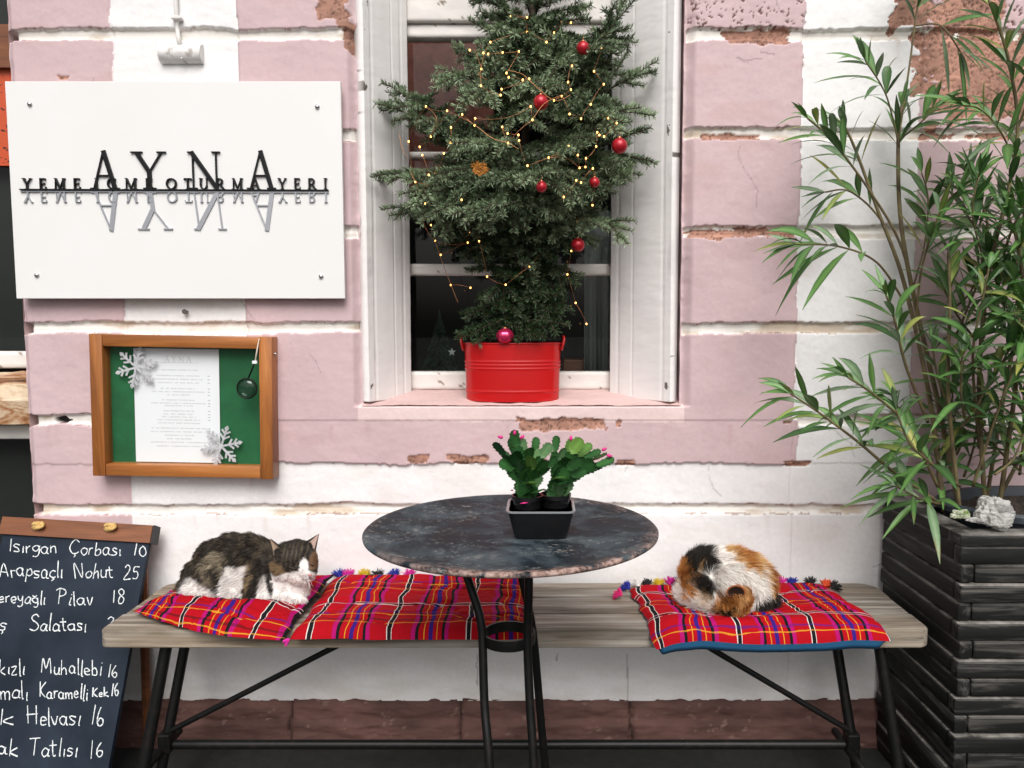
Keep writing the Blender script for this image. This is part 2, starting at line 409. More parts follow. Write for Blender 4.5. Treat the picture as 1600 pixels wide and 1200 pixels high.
# lost plaster: terracotta with pits
terra = np.zeros_like(X)
def patch(px, py, rx, ry, thr=.0, amp=.9, sc=26, sharp=True):
    c = at(px, py, 0); s = 2.06/F
    d = np.maximum(abs(X-c.x)/(rx*s), abs(Z-c.z)/(ry*s)) if sharp else np.sqrt(((X-c.x)/(rx*s))**2+((Z-c.z)/(ry*s))**2)
    m_ = d+(fbm(X*sc, Z*sc*1.2, px*.01, 4, 61)-.5)*2*amp
    return m_ < 1-thr
P = [(1185, 58, 62, 12, .1, .4), (1420, 18, 30, 30, .2, .7), (1500, 30, 70, 38, .1, .6), (1520, 120, 85, 70, .1, .5), (1600, 120, 60, 60, 0, .4),
     (880, 663, 70, 11, .1, .6), (1125, 214, 26, 5, .1, .9), (1165, 214, 30, 5, .0, 1), (1120, 365, 50, 6, 0, 1.1), (1200, 364, 40, 6, 0, 1.1),
     (1470, 212, 30, 5, .1, 1), (1540, 212, 34, 5, .1, 1), (655, 718, 18, 8, .1, .8), (735, 718, 34, 8, .1, .8), (978, 723, 16, 5, .1, .8), (870, 722, 60, 5, .3, .9),
     (520, 12, 28, 26, .1, .5), (545, 60, 10, 30, .2, .6), (100, 121, 8, 3, 0, .9), (1232, 660, 10, 3, 0, .9), (1060, 60, 10, 40, .3, .9),
     (1245, 724, 30, 5, .3, .9), (1160, 128, 0, 0, 0, 0)]
for p in P[:-1]: terra = np.maximum(terra, patch(*p))
terra = terra.astype(bool)
ctx = np.array([.38, .20, .145])*(.6+.75*fbm(X*38, Z*38, 1, 4, 71))[..., None]
pit = fbm(X*210, Z*200, 3, 2, 72)
ctx = np.where((pit < .27)[..., None], ctx*.5, ctx)
C = np.where(terra[..., None], ctx, C)
yy += terra*(.003+.002*sstep(.40, .22, pit)+.004*(fbm(X*60, Z*60, 5, 3, 74)-.5))
# speckled wear on the top right blocks
sp = ((X > at(1076, 20, 0).x) & (X < COLX[2]+.005) & (Z > ZC[1]+.012)) | ((X > COLX[3]) & (Z > ZC[1]-.02))
spk = sp & (fbm(X*170, Z*150, 4, 2, 73) < .22)
C = np.where(spk[..., None], np.array([.16, .085, .07]), C); yy += spk*.003
# dark holes in the joints
for (px, py, rx, ry) in ((94, 656, 13, 5), (1082, 118, 0, 0)):
    if rx:
        hl = patch(px, py, rx, ry, 0, .5, 60, False); yy += hl*.02; C = np.where(hl[..., None], np.array([.03, .026, .022]), C)
# hairline cracks
for (px, py, qx, qy) in ((1165, 95, 1190, 92), (1150, 90, 1168, 98), (1188, 82, 1208, 86), (870, 1022, 870, 1033), (745, 1022, 746, 1072), (980, 1022, 980, 1095)):
    a, b2 = at(px, py, 0), at(qx, qy, 0); d = (b2-a); L2 = d.x*d.x+d.z*d.z
    tt = np.clip(((X-a.x)*d.x+(Z-a.z)*d.z)/L2, 0, 1)
    dd = np.hypot(X-a.x-tt*d.x+(fbm(Z*25, X*25, px, 2, 83)-.5)*.006, Z-a.z-tt*d.z)
    C = np.where((dd < .0019)[..., None], C*.62, C)
# fine random crazing of the old paint
rc = random.Random(77)
for k in range(22):
    cx0, cz0 = rc.uniform(XE, 1.3), rc.uniform(.35, 2.0); an = rc.choice((rc.uniform(-.5, .5), rc.uniform(1.0, 2.1)))
    for s_ in range(rc.randint(2, 5)):
        ln = rc.uniform(.012, .04); an += rc.uniform(-.7, .7); ex_, ez_ = cx0+math.cos(an)*ln, cz0+math.sin(an)*ln
        ia, ib = np.searchsorted(xs, (min(cx0, ex_)-.01, max(cx0, ex_)+.01)); ja, jb = np.searchsorted(zs, (min(cz0, ez_)-.01, max(cz0, ez_)+.01))
        if ib > ia and jb > ja:
            sx_, sz_ = wx[ja:jb, ia:ib], wz[ja:jb, ia:ib]; dx_, dz_ = ex_-cx0, ez_-cz0
            tt = np.clip(((sx_-cx0)*dx_+(sz_-cz0)*dz_)/(ln*ln), 0, 1); dd = np.hypot(sx_-cx0-tt*dx_, sz_-cz0-tt*dz_)
            C[ja:jb, ia:ib] = np.where((dd < .0014)[..., None], C[ja:jb, ia:ib]*.74, C[ja:jb, ia:ib])
        cx0, cz0 = ex_, ez_
# drips of rusty water under the joints
for k in range(60):
    x0_ = rc.uniform(XE, 1.3); z0_ = rc.choice(ZC)-.012; ln = rc.uniform(.02, .10); wd_ = rc.uniform(.003, .009)
    ia, ib = np.searchsorted(xs, (x0_-.03, x0_+.03)); ja, jb = np.searchsorted(zs, (z0_-ln, z0_))
    if ib > ia and jb > ja:
        q_ = np.exp(-((wx[ja:jb, ia:ib]-x0_)/wd_)**2)*np.clip((Z[ja:jb, ia:ib]-z0_+ln)/ln, 0, 1)*rc.uniform(.08, .26)
        C[ja:jb, ia:ib] = C[ja:jb, ia:ib]*(1-q_[..., None]*np.array([.5, .75, .9]))
# damp stain of the foot of the wall
foot = sstep(.16, .0, Z-ZPL)[..., None]*np.clip(fbm(X*9, Z*30, 1, 4, 81)*1.6-.45, 0, 1)[..., None]
C = C*(1-foot*np.array([.16, .20, .25]))
stain = sstep(.62, .8, fbm(X*5, Z*14, 7, 4, 82))[..., None]
C = C*(1-.07*stain*np.array([.5, .8, 1]))
nz, nx = X.shape
V = np.stack([X, yy, Z], -1).reshape(-1, 3)
# crumbly lower and left edges
idx = np.arange(nz*nx).reshape(nz, nx)
cxm, czm = (xs[:-1]+xs[1:])/2, (zs[:-1]+zs[1:])/2
keep = ~((cxm[None, :] > WL) & (cxm[None, :] < WR) & (czm[:, None] > ZS) & (czm[:, None] < 2.30))
Q = np.stack([idx[:-1, :-1], idx[:-1, 1:], idx[1:, 1:], idx[1:, :-1]], -1)[keep]
wall_o = np_mesh('wall', V, Q, M['wall'], C.reshape(-1, 3), building)
# reveals, sill, left return of the wall
def strip_grid(name, P00, P10, P01, P11, nu, nv, colr, amp=.003, nseed=3, mat=None, parent=building):
    u, v2 = np.meshgrid(np.linspace(0, 1, nu), np.linspace(0, 1, nv))
    A = [np.array(p) for p in (P00, P10, P01, P11)]
    V = (A[0]*(1-u[..., None])*(1-v2[..., None])+A[1]*u[..., None]*(1-v2[..., None])+A[2]*(1-u[..., None])*v2[..., None]+A[3]*u[..., None]*v2[..., None])
    n = np.cross(A[1]-A[0], A[2]-A[0]); n = n/np.linalg.norm(n)
    h = (fbm(V[..., 0]*20, V[..., 1]*20+V[..., 2]*3, V[..., 2]*20, 4, nseed)-.5)*2*amp
    V = V+n*h[..., None]
    nn_ = fbm(V[..., 0]*9, V[..., 1]*9, V[..., 2]*9, 4, nseed+1)[..., None]
    cc = np.array(colr)*(.86+.28*nn_)
    i = np.arange(nu*nv).reshape(nv, nu)
    q = np.stack([i[:-1, :-1], i[:-1, 1:], i[1:, 1:], i[1:, :-1]], -1).reshape(-1, 4)
    return np_mesh(name, V.reshape(-1, 3), q, mat or M['wall'], cc.reshape(-1, 3), parent)
YG = .17                                     # plane of the window frame
zb = at(800, 606, YG).z
PK = (.62, .43, .43)
strip_grid('reveal', (WL, .021, ZS-.01), (WL, YG+.05, ZS-.01), (WL, .021, 2.3), (WL, YG+.05, 2.3), 30, 160, PK)
strip_grid('reveal', (WR, YG+.05, ZS-.01), (WR, .021, ZS-.01), (WR, YG+.05, 2.3), (WR, .021, 2.3), 30, 160, PK)
strip_grid('reveal', (WL, 0, 2.3), (WR, 0, 2.3), (WL, YG+.05, 2.3), (WR, YG+.05, 2.3), 30, 20, PK)
strip_grid('sill', (WL-.002, -.004, ZS-.002), (WR+.002, -.004, ZS-.002), (WL-.002, YG+.04, zb), (WR+.002, YG+.04, zb), 220, 60, (.62, .44, .42), .003, 13)
strip_grid('corner_return', (XE, .9, 0), (XE, .014, 0), (XE, .9, 2.7), (XE, .014, 2.7), 60, 120, (.6, .45, .45))
# brown plinth
xsp = np.arange(XE-.02, 1.9, .006); zsp = np.linspace(0, ZPL+.004, 60)
Xp, Zp = np.meshgrid(xsp, zsp)
rag = (fbm(Xp*40, 0, 3, 4, 91)-.5)*.012
top = sstep(.85, 1, Zp/ZPL)
Yp = -.006-(fbm(Xp*14, Zp*30, 0, 4, 92)-.5)*.012+top*.006-sstep(ZPL*.62, ZPL*.5, Zp+rag)*.010
Cp = np.array([.125, .062, .052])*(.5+1.0*fbm(Xp*10, Zp*24, 0, 6, 93))[..., None]
Cp = np.where((fbm(Xp*55, Zp*55, 3, 4, 94) > .80)[..., None], np.array([.20, .115, .095]), Cp)
for px in (720, 985, 455):
    xj = at(px, 1130, 0).x; dj = abs(Xp-xj+(fbm(Zp*40, 0, px, 3, 95)-.5)*.008)
    Yp += sstep(.006, .002, dj)*.012; Cp = np.where((dj < .003)[..., None], Cp*.3, Cp)
Zq = Zp+rag*top
i = np.arange(Xp.size).reshape(Xp.shape)
q = np.stack([i[:-1, :-1], i[:-1, 1:], i[1:, 1:], i[1:, :-1]], -1).reshape(-1, 4)
np_mesh('plinth', np.stack([Xp, Yp, Zq], -1).reshape(-1, 3), q, M['wall'], Cp.reshape(-1, 3), building)

# ------------------------------------------------------------ window, part of the facade
def vwhite(V, s=1):                             # flaking cream paint colours for joinery
    n = fbm(V[:, 0]*14*s, V[:, 1]*14, V[:, 2]*70, 4, 101); c = np.array([.74, .70, .66])*(.88+.2*n)[:, None]
    fl = fbm(V[:, 0]*55, V[:, 1]*55, V[:, 2]*120, 4, 102)
    c = np.where((fl > .80)[:, None], np.array([.20, .14, .09]), c)
    return c
M['joinery'] = vcol('flaking_cream_joinery', .55, 160, .3, .0008)
def bar(lo, hi, name, parent, step=.006, long=0, bev=.004):
    """a rail of the window cut fine enough to carry flaking paint"""
    b = MB(); lo = list(lo); hi = list(hi); n = max(2, int((hi[long]-lo[long])/step))
    o1, o2 = [k for k in range(3) if k != long]
    prof = [(lo[o1]+bev, lo[o2]), (hi[o1]-bev, lo[o2]), (hi[o1], lo[o2]+bev), (hi[o1], hi[o2]-bev), (hi[o1]-bev, hi[o2]), (lo[o1]+bev, hi[o2]), (lo[o1], hi[o2]-bev), (lo[o1], lo[o2]+bev)]
    pp = []
    for k in range(8):
        a, c = prof[k], prof[(k+1) % 8]
        ns = max(1, int(math.hypot(c[0]-a[0], c[1]-a[1])/step))
        pp += [(a[0]+(c[0]-a[0])*j/ns, a[1]+(c[1]-a[1])*j/ns) for j in range(ns)]
    k = len(pp); vs = []
    for s in range(n+1):
        for p in pp:
            v = [0, 0, 0]; v[long] = lo[long]+(hi[long]-lo[long])*s/n; v[o1], v[o2] = p; vs.append(v)
    fs = [(s*k+j, s*k+(j+1) % k, (s+1)*k+(j+1) % k, (s+1)*k+j) for s in range(n) for j in range(k)]
    Va = np.array(vs); d = (fbm(Va[:, 0]*30, Va[:, 1]*30, Va[:, 2]*30, 3, 104)-.5)*.003; Va[:, 1] += d
    return np_mesh(name, Va, np.array(fs), M['joinery'], vwhite(Va), parent)
win = bpy.data.objects.new('window', None); col.objects.link(win); win.parent = building
xl, xr = at(630, 400, YG).x, at(962, 400, YG).x
def zY(py, Y=YG): return at(800, py, Y).z
bar((WL+.002, YG, zb-.005), (WR-.002, YG+.05, zY(581)), 'frame_rail', win, long=0)
bar((xl-.02, YG+.004, zY(430)), (xr+.02, YG+.045, zY(412)), 'frame_rail', win, long=0)
bar((xl-.02, YG+.006, zY(246)), (xr+.02, YG+.04, zY(236)), 'frame_rail', win, long=0)
bar((WL+.002, YG-.012, zY(36)), (WR-.002, YG+.05, zY(-60)), 'frame_rail', win, long=0)
bar((WL+.002, YG+.002, zY(58)), (WR-.002, YG+.045, zY(36)-.001), 'frame_rail', win, long=0)
bar((WL+.002, YG-.02, zY(-61)), (WR-.002, YG+.05, 2.3), 'frame_rail', win, long=0)
bar((WL+.001, YG+.001, zY(581)+.001), (xl+.008, YG+.048, zY(58)-.001), 'frame_stile', win, long=2)
bar((xr-.004, YG+.001, zY(581)+.001), (WR-.001, YG+.048, zY(58)-.001), 'frame_stile', win, long=2)
b = MB(); b.add([(xl-.01, YG+.028, zY(585)), (xr+.01, YG+.028, zY(585)), (xr+.01, YG+.028, zY(50)), (xl-.01, YG+.028, zY(50))], [(0, 1, 2, 3)])
b.build('pane', M['glass'], win)
# shutters folded back into the reveal: raised panel boards
def shutter(xa, ya, xb, yb, z0, z1, name):
    """board between plan points a (outer) and b (inner)"""
    L = math.hypot(xb-xa, yb-ya); nu, nv = 70, 420
    u, v2 = np.meshgrid(np.linspace(0, L, nu), np.linspace(0, z1-z0, nv))
    st = np.minimum(u, L-u)
    relief = sstep(.022, .026, st)*.0012-sstep(.030, .036, st)*.0012
    # a long shallow bead down the middle
    relief += sstep(.003, .001, abs(u-L*.62))*.0015
    nrm = np.array([-(yb-ya), (xb-xa)])/L
    side = 1 if xa < 0 else -1
    if nrm[1] > 0: nrm = -nrm
    warp = (fbm(v2*2, u*5, xa*9, 3, 110)-.5)*.006
    off = .016-relief+warp+(fbm(u*20, v2*60, 1+xa, 3, 111)-.5)*.0012
    Px = xa+(xb-xa)*u/L+nrm[0]*off; Py = ya+(yb-ya)*u/L+nrm[1]*off
    V = np.stack([Px, Py, z0+v2], -1)
    # close at the back
    Bx = xa+(xb-xa)*u/L-nrm[0]*.014; By = ya+(yb-ya)*u/L-nrm[1]*.014
    Vb = np.stack([Bx, By, z0+v2], -1)
    VV = np.concatenate([V.reshape(-1, 3), Vb.reshape(-1, 3)])
    i = np.arange(nu*nv).reshape(nv, nu); j = i+nu*nv
    q = [np.stack([i[:-1, :-1], i[:-1, 1:], i[1:, 1:], i[1:, :-1]], -1).reshape(-1, 4), np.stack([j[:-1, :-1], j[1:, :-1], j[1:, 1:], j[:-1, 1:]], -1).reshape(-1, 4)]
    q.append(np.stack([i[:-1, 0], i[1:, 0], j[1:, 0], j[:-1, 0]], -1)); q.append(np.stack([i[:-1, -1], j[:-1, -1], j[1:, -1], i[1:, -1]], -1))
    q.append(np.stack([i[0, :-1], j[0, :-1], j[0, 1:], i[0, 1:]], -1))
    n = fbm(VV[:, 0]*20, VV[:, 1]*20, VV[:, 2]*3, 4, 112)
    c = np.array([.79, .76, .745])*(.93+.12*n)[:, None]
    uu = np.concatenate([u.ravel(), u.ravel()])
    fl = (fbm(VV[:, 0]*50, VV[:, 1]*50, VV[:, 2]*28, 4, 113) > .78) & (uu < .02)
    c = np.where(fl[:, None], np.array([.13, .11, .10]), c)
    gy = sstep(.55, .75, fbm(VV[:, 0]*30, VV[:, 1]*30, VV[:, 2]*9, 4, 114))*(uu < .03)
    c = c*(1-.15*gy[:, None])
    return np_mesh(name, VV, np.concatenate(q), M['joinery'], c, building)
a0, a1 = at(570, 628, .012), at(637, 612, YG-.012)
shutter(a0.x, a0.y, a1.x, a1.y, ZS+.006, 2.28, 'shutter')
a0, a1 = at(1052, 630, .012), at(958, 614, YG-.012)
shutter(a0.x, a0.y, a1.x, a1.y, ZS+.006, 2.28, 'shutter')
# room behind the glass
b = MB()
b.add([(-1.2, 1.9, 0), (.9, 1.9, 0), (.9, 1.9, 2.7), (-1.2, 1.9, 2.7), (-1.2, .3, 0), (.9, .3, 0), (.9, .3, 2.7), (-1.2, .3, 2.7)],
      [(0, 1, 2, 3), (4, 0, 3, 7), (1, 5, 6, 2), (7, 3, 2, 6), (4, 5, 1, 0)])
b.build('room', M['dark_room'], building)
c0, c1 = at(628, 250, .6), at(770, 60, .6)
b = MB(); b.box((c0.x-.3, .6, at(700, 295, .6).z), (c1.x, .66, c1.z+.3))
b.build('room_wall', M['red_brick'], building)
# curtain
def curtain(x0, x1, z0, z1, y, name, mat, waves, amp=.012, label=None, cat=None):
    n = 80; vs = []; fs = []
    for k, z in enumerate((z0, z1)):
        for j in range(n+1):
            f = j/n; vs.append((x0+(x1-x0)*f, y+amp*math.sin(f*waves*6.28)+.004*math.sin(f*31), z))
    fs = [(j, j+1, n+2+j, n+1+j) for j in range(n)]
    b = MB(); b.add(vs, fs); o = b.build(name, mat, None, True)
    sm = o.modifiers.new('s', 'SOLIDIFY'); sm.thickness = .002
    if label: tag(o, label, cat)
    return o
curtain(at(914, 450, .36).x, at(962, 450, .36).x, zY(584, .36), zY(330, .36), .36, 'curtain', M['curtain'], 2.5, .010, 'pale grey curtain hanging inside the window pane to the right of the tree', 'curtain')
b = MB(); lo = at(880, 578, .40); hi = at(985, 562, .40)
b.box((lo.x, .40, lo.z-.05), (hi.x, .55, hi.z), bev=.004)
tag(b.build('wooden_ledge', M['strip']), 'reddish wooden ledge inside the window right of the red bucket', 'ledge')
for o_ in []: pass

# ------------------------------------------------------------ neighbouring shop front, left of the corner
shop = thing('shop_window', 'dark shop window with white rails beyond the left corner of the pink facade', 'shop window', (XE-.3, .3, 0))
YL = .22
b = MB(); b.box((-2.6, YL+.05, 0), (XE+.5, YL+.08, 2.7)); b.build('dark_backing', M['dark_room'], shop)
bar((-2.6, YL-.02, at(20, 575, YL).z), (XE+.3, YL+.04, at(20, 549, YL).z), 'rail', shop, long=0, step=.01)
bar((-2.6, YL-.03, at(20, 684, YL).z), (XE+.3, YL+.04, at(20, 662, YL).z), 'rail', shop, long=0, step=.01)
za = at(20, 560, YL).z
b = MB(); b.add([(-2.6, YL+.02, za), (XE+.5, YL+.02, za), (XE+.5, YL+.02, 2.7), (-2.6, YL+.02, 2.7)], [(0, 1, 2, 3)]); b.build('pane', M['glass'], shop)
za = at(20, 680, YL).z
b = MB(); b.add([(-2.6, YL+.02, 0), (XE+.5, YL+.02, 0), (XE+.5, YL+.02, za), (-2.6, YL+.02, za)], [(0, 1, 2, 3)]); b.build('pane', M['glass'], shop)
m, t, b_ = newmat('orange_poster_print'); v_ = coords(t, (1, 1, 1))
nn = noise_node(t, coords(t, (40, 40, 90)), 1, 2, .5)
t.links.new(ramp(t, nn, [(.60, (.52, .075, .02)), (.63, (.03, .01, .01))], 'CONSTANT'), b_.inputs['Base Color'])
b = MB(); p0, p1 = at(-60, 258, YL), at(40, 95, YL); b.box((p0.x, YL+.008, p0.z), (p1.x, YL+.012, p1.z))
tag(b.build('poster', m), 'orange poster with dark marks on the dark glass beyond the left corner', 'poster')
b = MB(); p0, p1 = at(-60, 62, YL), at(40, 40, YL); b.box((p0.x, YL-.01, p0.z-.08), (p1.x, YL+.01, p1.z))
b.build('top_board', M['strip'], shop)
# split log on the shelf
m, t, b_ = newmat('split_log'); v_ = coords(t, (7, 7, 22)); nn = noise_node(t, v_, 1, 6, .6, 1.0)
t.links.new(ramp(t, nn, [(.30, (.05, .02, .01)), (.42, (.34, .15, .06)), (.52, (.62, .48, .33)), (.75, (.72, .6, .45))]), b_.inputs['Base Color'])
bump(t, b_, nn, .6, .006)
b = MB(); p0 = at(-60, 662, YL-.05); p1 = at(60, 580, YL-.05)
prof = [(0, 0), (.09, 0), (.1, .05), (.085, .1), (.05, .132), (.01, .128), (-.01, .06)]
vs = []; 
for k in range(9):
    f = k/8
    for (py_, pz_) in prof: vs.append((p0.x+(p1.x-p0.x)*f, YL-.08+py_+random.uniform(-.004, .004), p0.z+.002+pz_*(p1.z-p0.z)/.132*random.uniform(.93, 1.0)))
n = len(prof)
fs = [(k*n+j, k*n+(j+1) % n, (k+1)*n+(j+1) % n, (k+1)*n+j) for k in range(8) for j in range(n)]+[list(range(n))[::-1], [8*n+j for j in range(n)]]
b.add(vs, fs); tag(b.build('firewood_log', m), 'split pale and orange log lying on the white shelf at the left edge', 'log')
# ------------------------------------------------------------ lettering helpers
def qstroke(b, p, q, w, M_, z0, z1):
    """flat bar from p to q (2-D, width w) extruded z0..z1, mapped by M_"""
    p, q = Vector(p), Vector(q); d = (q-p)
    if d.length < 1e-6: return
    d.normalize(); n = Vector((-d.y, d.x))*w/2
    c = [p+n, p-n, q-n, q+n]
    vs = [M_(v.x, v.y, z0) for v in c]+[M_(v.x, v.y, z1) for v in c]
    b.add(vs, [(3, 2, 1, 0), (4, 5, 6, 7), (0, 1, 5, 4), (1, 2, 6, 5), (2, 3, 7, 6), (3, 0, 4, 7)])
TH, TN, SF = .15, .055, .045
def ell(cx, cy, rx, ry, a0, a1, n=22):
    return [(cx+rx*math.cos(R(a0+(a1-a0)*i/n)), cy+ry*math.sin(R(a0+(a1-a0)*i/n))) for i in range(n+1)]
def serif(x, y, w=.26): return (x-w/2, y, x+w/2, y, SF)
# letters in a box of height 1: width, bars (x0,y0,x1,y1,w) and rounds (points, thick)
SER = {
 'A': (.86, [(.43, 1, .10, .02, TN), (.43, 1.02, .76, .02, TH), (.22, .36, .62, .36, TN), serif(.09, .022, .22), serif(.76, .022, .28)], []),
 'Y': (.84, [(.42, .45, .13, .97, TH), (.42, .45, .72, .97, TN), (.42, .5, .42, .02, TH), serif(.13, .978, .28), serif(.72, .978, .22), serif(.42, .022, .3)], []),
 'N': (.95, [(.16, .02, .16, .97, TN), (.12, .99, .82, .02, TH), (.82, .0, .82, .97, TN), serif(.16, .022, .22), serif(.82, .978, .24), serif(.09, .978, .16)], []),
 'E': (.66, [(.16, .02, .16, .98, TH), (.1, .975, .56, .975, SF+.01), (.1, .025, .6, .025, SF+.01), (.16, .51, .48, .51, SF+.01), (.555, .975, .555, .8, SF), (.595, .025, .595, .22, SF), (.475, .6, .475, .42, SF)], []),
 'M': (1.08, [(.16, .02, .19, .97, TN), (.18, .99, .54, .05, TH), (.54, .03, .88, .97, TN), (.88, .02, .88, .97, TH), serif(.15, .022, .22), serif(.88, .022, .28), serif(.16, .978, .2), serif(.9, .978, .24)], []),
 'I': (.42, [(.21, .02, .21, .98, TH), serif(.21, .022, .3), serif(.21, .978, .3)], []),
 'C': (.82, [(.70, .98, .70, .76, SF)], [(ell(.46, .5, .36, .47, 50, 310), 0)]),
 'Ç': (.82, [(.70, .98, .70, .76, SF), (.46, .02, .5, -.12, SF), (.5, -.12, .42, -.2, SF)], [(ell(.46, .5, .36, .47, 50, 310), 0)]),
 'O': (.98, [], [(ell(.49, .5, .41, .47, 0, 360, 32), 0)]),
 'T': (.76, [(.38, .02, .38, .98, TH), (.06, .975, .70, .975, SF+.01), serif(.38, .022, .3), (.07, .975, .07, .8, SF), (.69, .975, .69, .8, SF)], []),
 'U': (.90, [(.18, .98, .18, .34, TH), (.72, .98, .72, .34, TN), serif(.18, .978, .28), serif(.72, .978, .22)], [(ell(.45, .34, .27, .31, 180, 360, 16), 1)]),
 'R': (.82, [(.17, .02, .17, .98, TH), serif(.17, .022, .28), (.14, .975, .36, .975, SF), (.14, .47, .36, .47, SF), (.38, .48, .70, .03, TH), serif(.74, .022, .16)], [(ell(.36, .72, .24, .25, -90, 90, 14), 2)]),
}
def serif_text(b, s, x0, x1, y0, h, M_, z0, z1, bold=1.0, space=.55, track=.0, jit=True):
    tot = sum((SER[c][0] if c != ' ' else space)+track for c in s)-track
    k = (x1-x0)/tot; x = x0; e = 0
    for c in s:
        if c == ' ': x += (space+track)*k; continue
        wd, bars, rounds = SER[c]
        def put(p, q, w_):
            nonlocal e; e += 1
            f = lambda u, v, z: M_(u, v, z)
            qstroke(b, (x+p[0]*k, y0+p[1]*h), (x+q[0]*k, y0+q[1]*h), w_*h*bold, f, z0, z1+(e % 7)*.00008)
        for (a, bb, c_, d, w_) in bars: put((a, bb), (c_, d), w_)
        for pts, kind in rounds:
            for i in range(len(pts)-1):
                tx, ty = pts[i+1][0]-pts[i][0], pts[i+1][1]-pts[i][1]
                v = abs(ty)/(math.hypot(tx, ty)+1e-9)
                put(pts[i], pts[i+1], TN+(TH-TN)*v*(1 if kind == 0 else .8))
        x += (wd+track)*k
# ------------------------------------------------------------ acrylic sign
YS = -.035
sg = thing('sign_board', 'large white acrylic sign with black raised letters and their grey upside down mirror image', 'sign', at(275, 466, YS))
TL_, TR_, BL_, BR_ = at(9, 126, YS), at(531, 128, YS), at(24, 466, YS), at(540, 467, YS)
sx0, sx1 = (TL_.x+BL_.x)/2, (TR_.x+BR_.x)/2
sz0, sz1 = (BL_.z+BR_.z)/2, (TL_.z+TR_.z)/2
b = MB(); b.box((sx0, YS, sz0), (sx1, YS+.012, sz1), bev=.0012); b.build('panel', M['acrylic'], sg, False)
for (px, py) in ((47, 163), (496, 167), (58, 430), (502, 432)):
    c = at(px, py, YS); b = MB()
    b.lathe([(.0062, -.002), (.0062, .001), (.006, .003), (.004, .0055), (.0001, .006)], c, 20, M=Matrix.Rotation(R(90), 4, 'X'))
    b.build('screw', M['steel'], sg, True)
def Ms(u, v, z): return (u, YS-z, v)
def sz(py): return at(275, py, YS).z
def sxp(px, py=297): return at(px, py, YS).x
zb_ = sz(296); hb_ = sz(237)-zb_; hs_ = sz(279)-zb_
# every letter of the name and every word of the line below is a part of its own
BIGL = (('A', 144, 186), ('Y', 208, 263), ('N', 295, 347), ('A', 388, 430))
WORDS = (('YEME', 37, 128), ('IÇME', 149, 241), ('OTURMA', 261, 407), ('YERI', 435, 513))
zr = zb_-.006
for k, (c, xa, xb) in enumerate(BIGL):
    b = MB(); serif_text(b, c, sxp(xa), sxp(xb), zb_, hb_, Ms, .0002, .006, .72); b.build('letter', M['black_letter'], sg)
    b = MB(); serif_text(b, c, sxp(xa), sxp(xb), zr, -hb_*1.02, lambda u, v, z: (u+(zr-v)*.11, YS-z, v), .0002, .0035, -.72); b.build('mirrored_letter', M['grey_letter'], sg)
for s, xa, xb in WORDS:
    tot = sum(SER[c][0]+.62 for c in s)-.62; x = 0
    for c in s:
        xa_, xb_ = sxp(xa)+(sxp(xb)-sxp(xa))*x/tot, sxp(xa)+(sxp(xb)-sxp(xa))*(x+SER[c][0])/tot; x += SER[c][0]+.62
        b = MB(); serif_text(b, c, xa_, xb_, zb_, hs_, Ms, .0003, .0072, .95); b.build('letter', M['black_letter'], sg)
        b = MB(); serif_text(b, c, xa_, xb_, zr, -hs_*.98, Ms, .0003, .0044, -.95); b.build('mirrored_letter', M['grey_letter'], sg)
b = MB(); qstroke(b, (sxp(33), zb_-.001), (sxp(514), zb_-.003), .0032, Ms, .0001, .0081); b.build('rule', M['black_letter'], sg)
b = MB(); qstroke(b, (sxp(33), zr+.0005), (sxp(514), zr-.002), .0026, Ms, .0001, .0046); b.build('mirrored_rule', M['grey_letter'], sg)

# ------------------------------------------------------------ painted-over cable box above the sign
cb = thing('cable_box', 'small white painted cable cover with a cable running up, above the white sign', 'cable box', at(283, 97, -.01))
c0, c1 = at(250, 84, -.008), at(316, 84, -.008)
zt, zm, zbm = at(283, 70, -.01).z, at(283, 84, -.03).z, at(283, 97, -.01).z
m = vcol('old_white_paint', .6, 90, .5, .0015, .12, 60)
def cover(x0, x1, zc, r, nm):
    n, k = 40, 14; V = []; 
    for i in range(n+1):
        for j in range(k+1):
            a = math.pi*j/k; V.append((x0+(x1-x0)*i/n, -.002-r*.95*math.sin(a), zc+r*math.cos(a)))
    V = np.array(V); V[:, 1] += (fbm(V[:, 0]*40, V[:, 2]*40, 0, 3, 7)-.5)*.004
    cc = np.array([.78, .75, .73])*(.9+.2*fbm(V[:, 0]*60, V[:, 2]*60, 0, 3, 8))[:, None]
    cc = np.where((fbm(V[:, 0]*70, V[:, 2]*90, 1, 3, 9) > .70)[:, None], np.array([.5, .46, .43]), cc)
    i = np.arange((n+1)*(k+1)).reshape(n+1, k+1)
    q = np.stack([i[:-1, :-1], i[:-1, 1:], i[1:, 1:], i[1:, :-1]], -1).reshape(-1, 4)
    caps = []
    o = np_mesh(nm, V, q, m, cc, cb); 
    for e in (0, n):
        b = MB(); b.add([V[i_] for i_ in i[e]], [list(range(k+1))], c=(.74, .71, .69)); b.build('end_cap', m, cb)
    return o
cover(c0.x, c1.x, at(283, 83, -.01).z, .024, 'cover')
b = MB(); b.cur = (.76, .73, .70)
b.tube([at(281, 72, -.012), at(278, 55, -.006), at(277, 40, -.001), at(276, 28, -.008), at(275, 10, -.010), at(274, -40, -.008), at(274, -200, -.008)], .0055, 10)
b.build('cable', m, cb, True)
b = MB(); b.cur = (.74, .71, .69); c = at(276, 28, -.012); b.box((c.x-.013, -.018, c.z-.004), (c.x+.013, .004, c.z+.004), bev=.002); b.build('cable_clip', m, cb)
b = MB(); c = at(281, 90, -.03); b.ball((c.x, -.021, c.z), .0035); b.build('screw', M['steel'], cb, True)
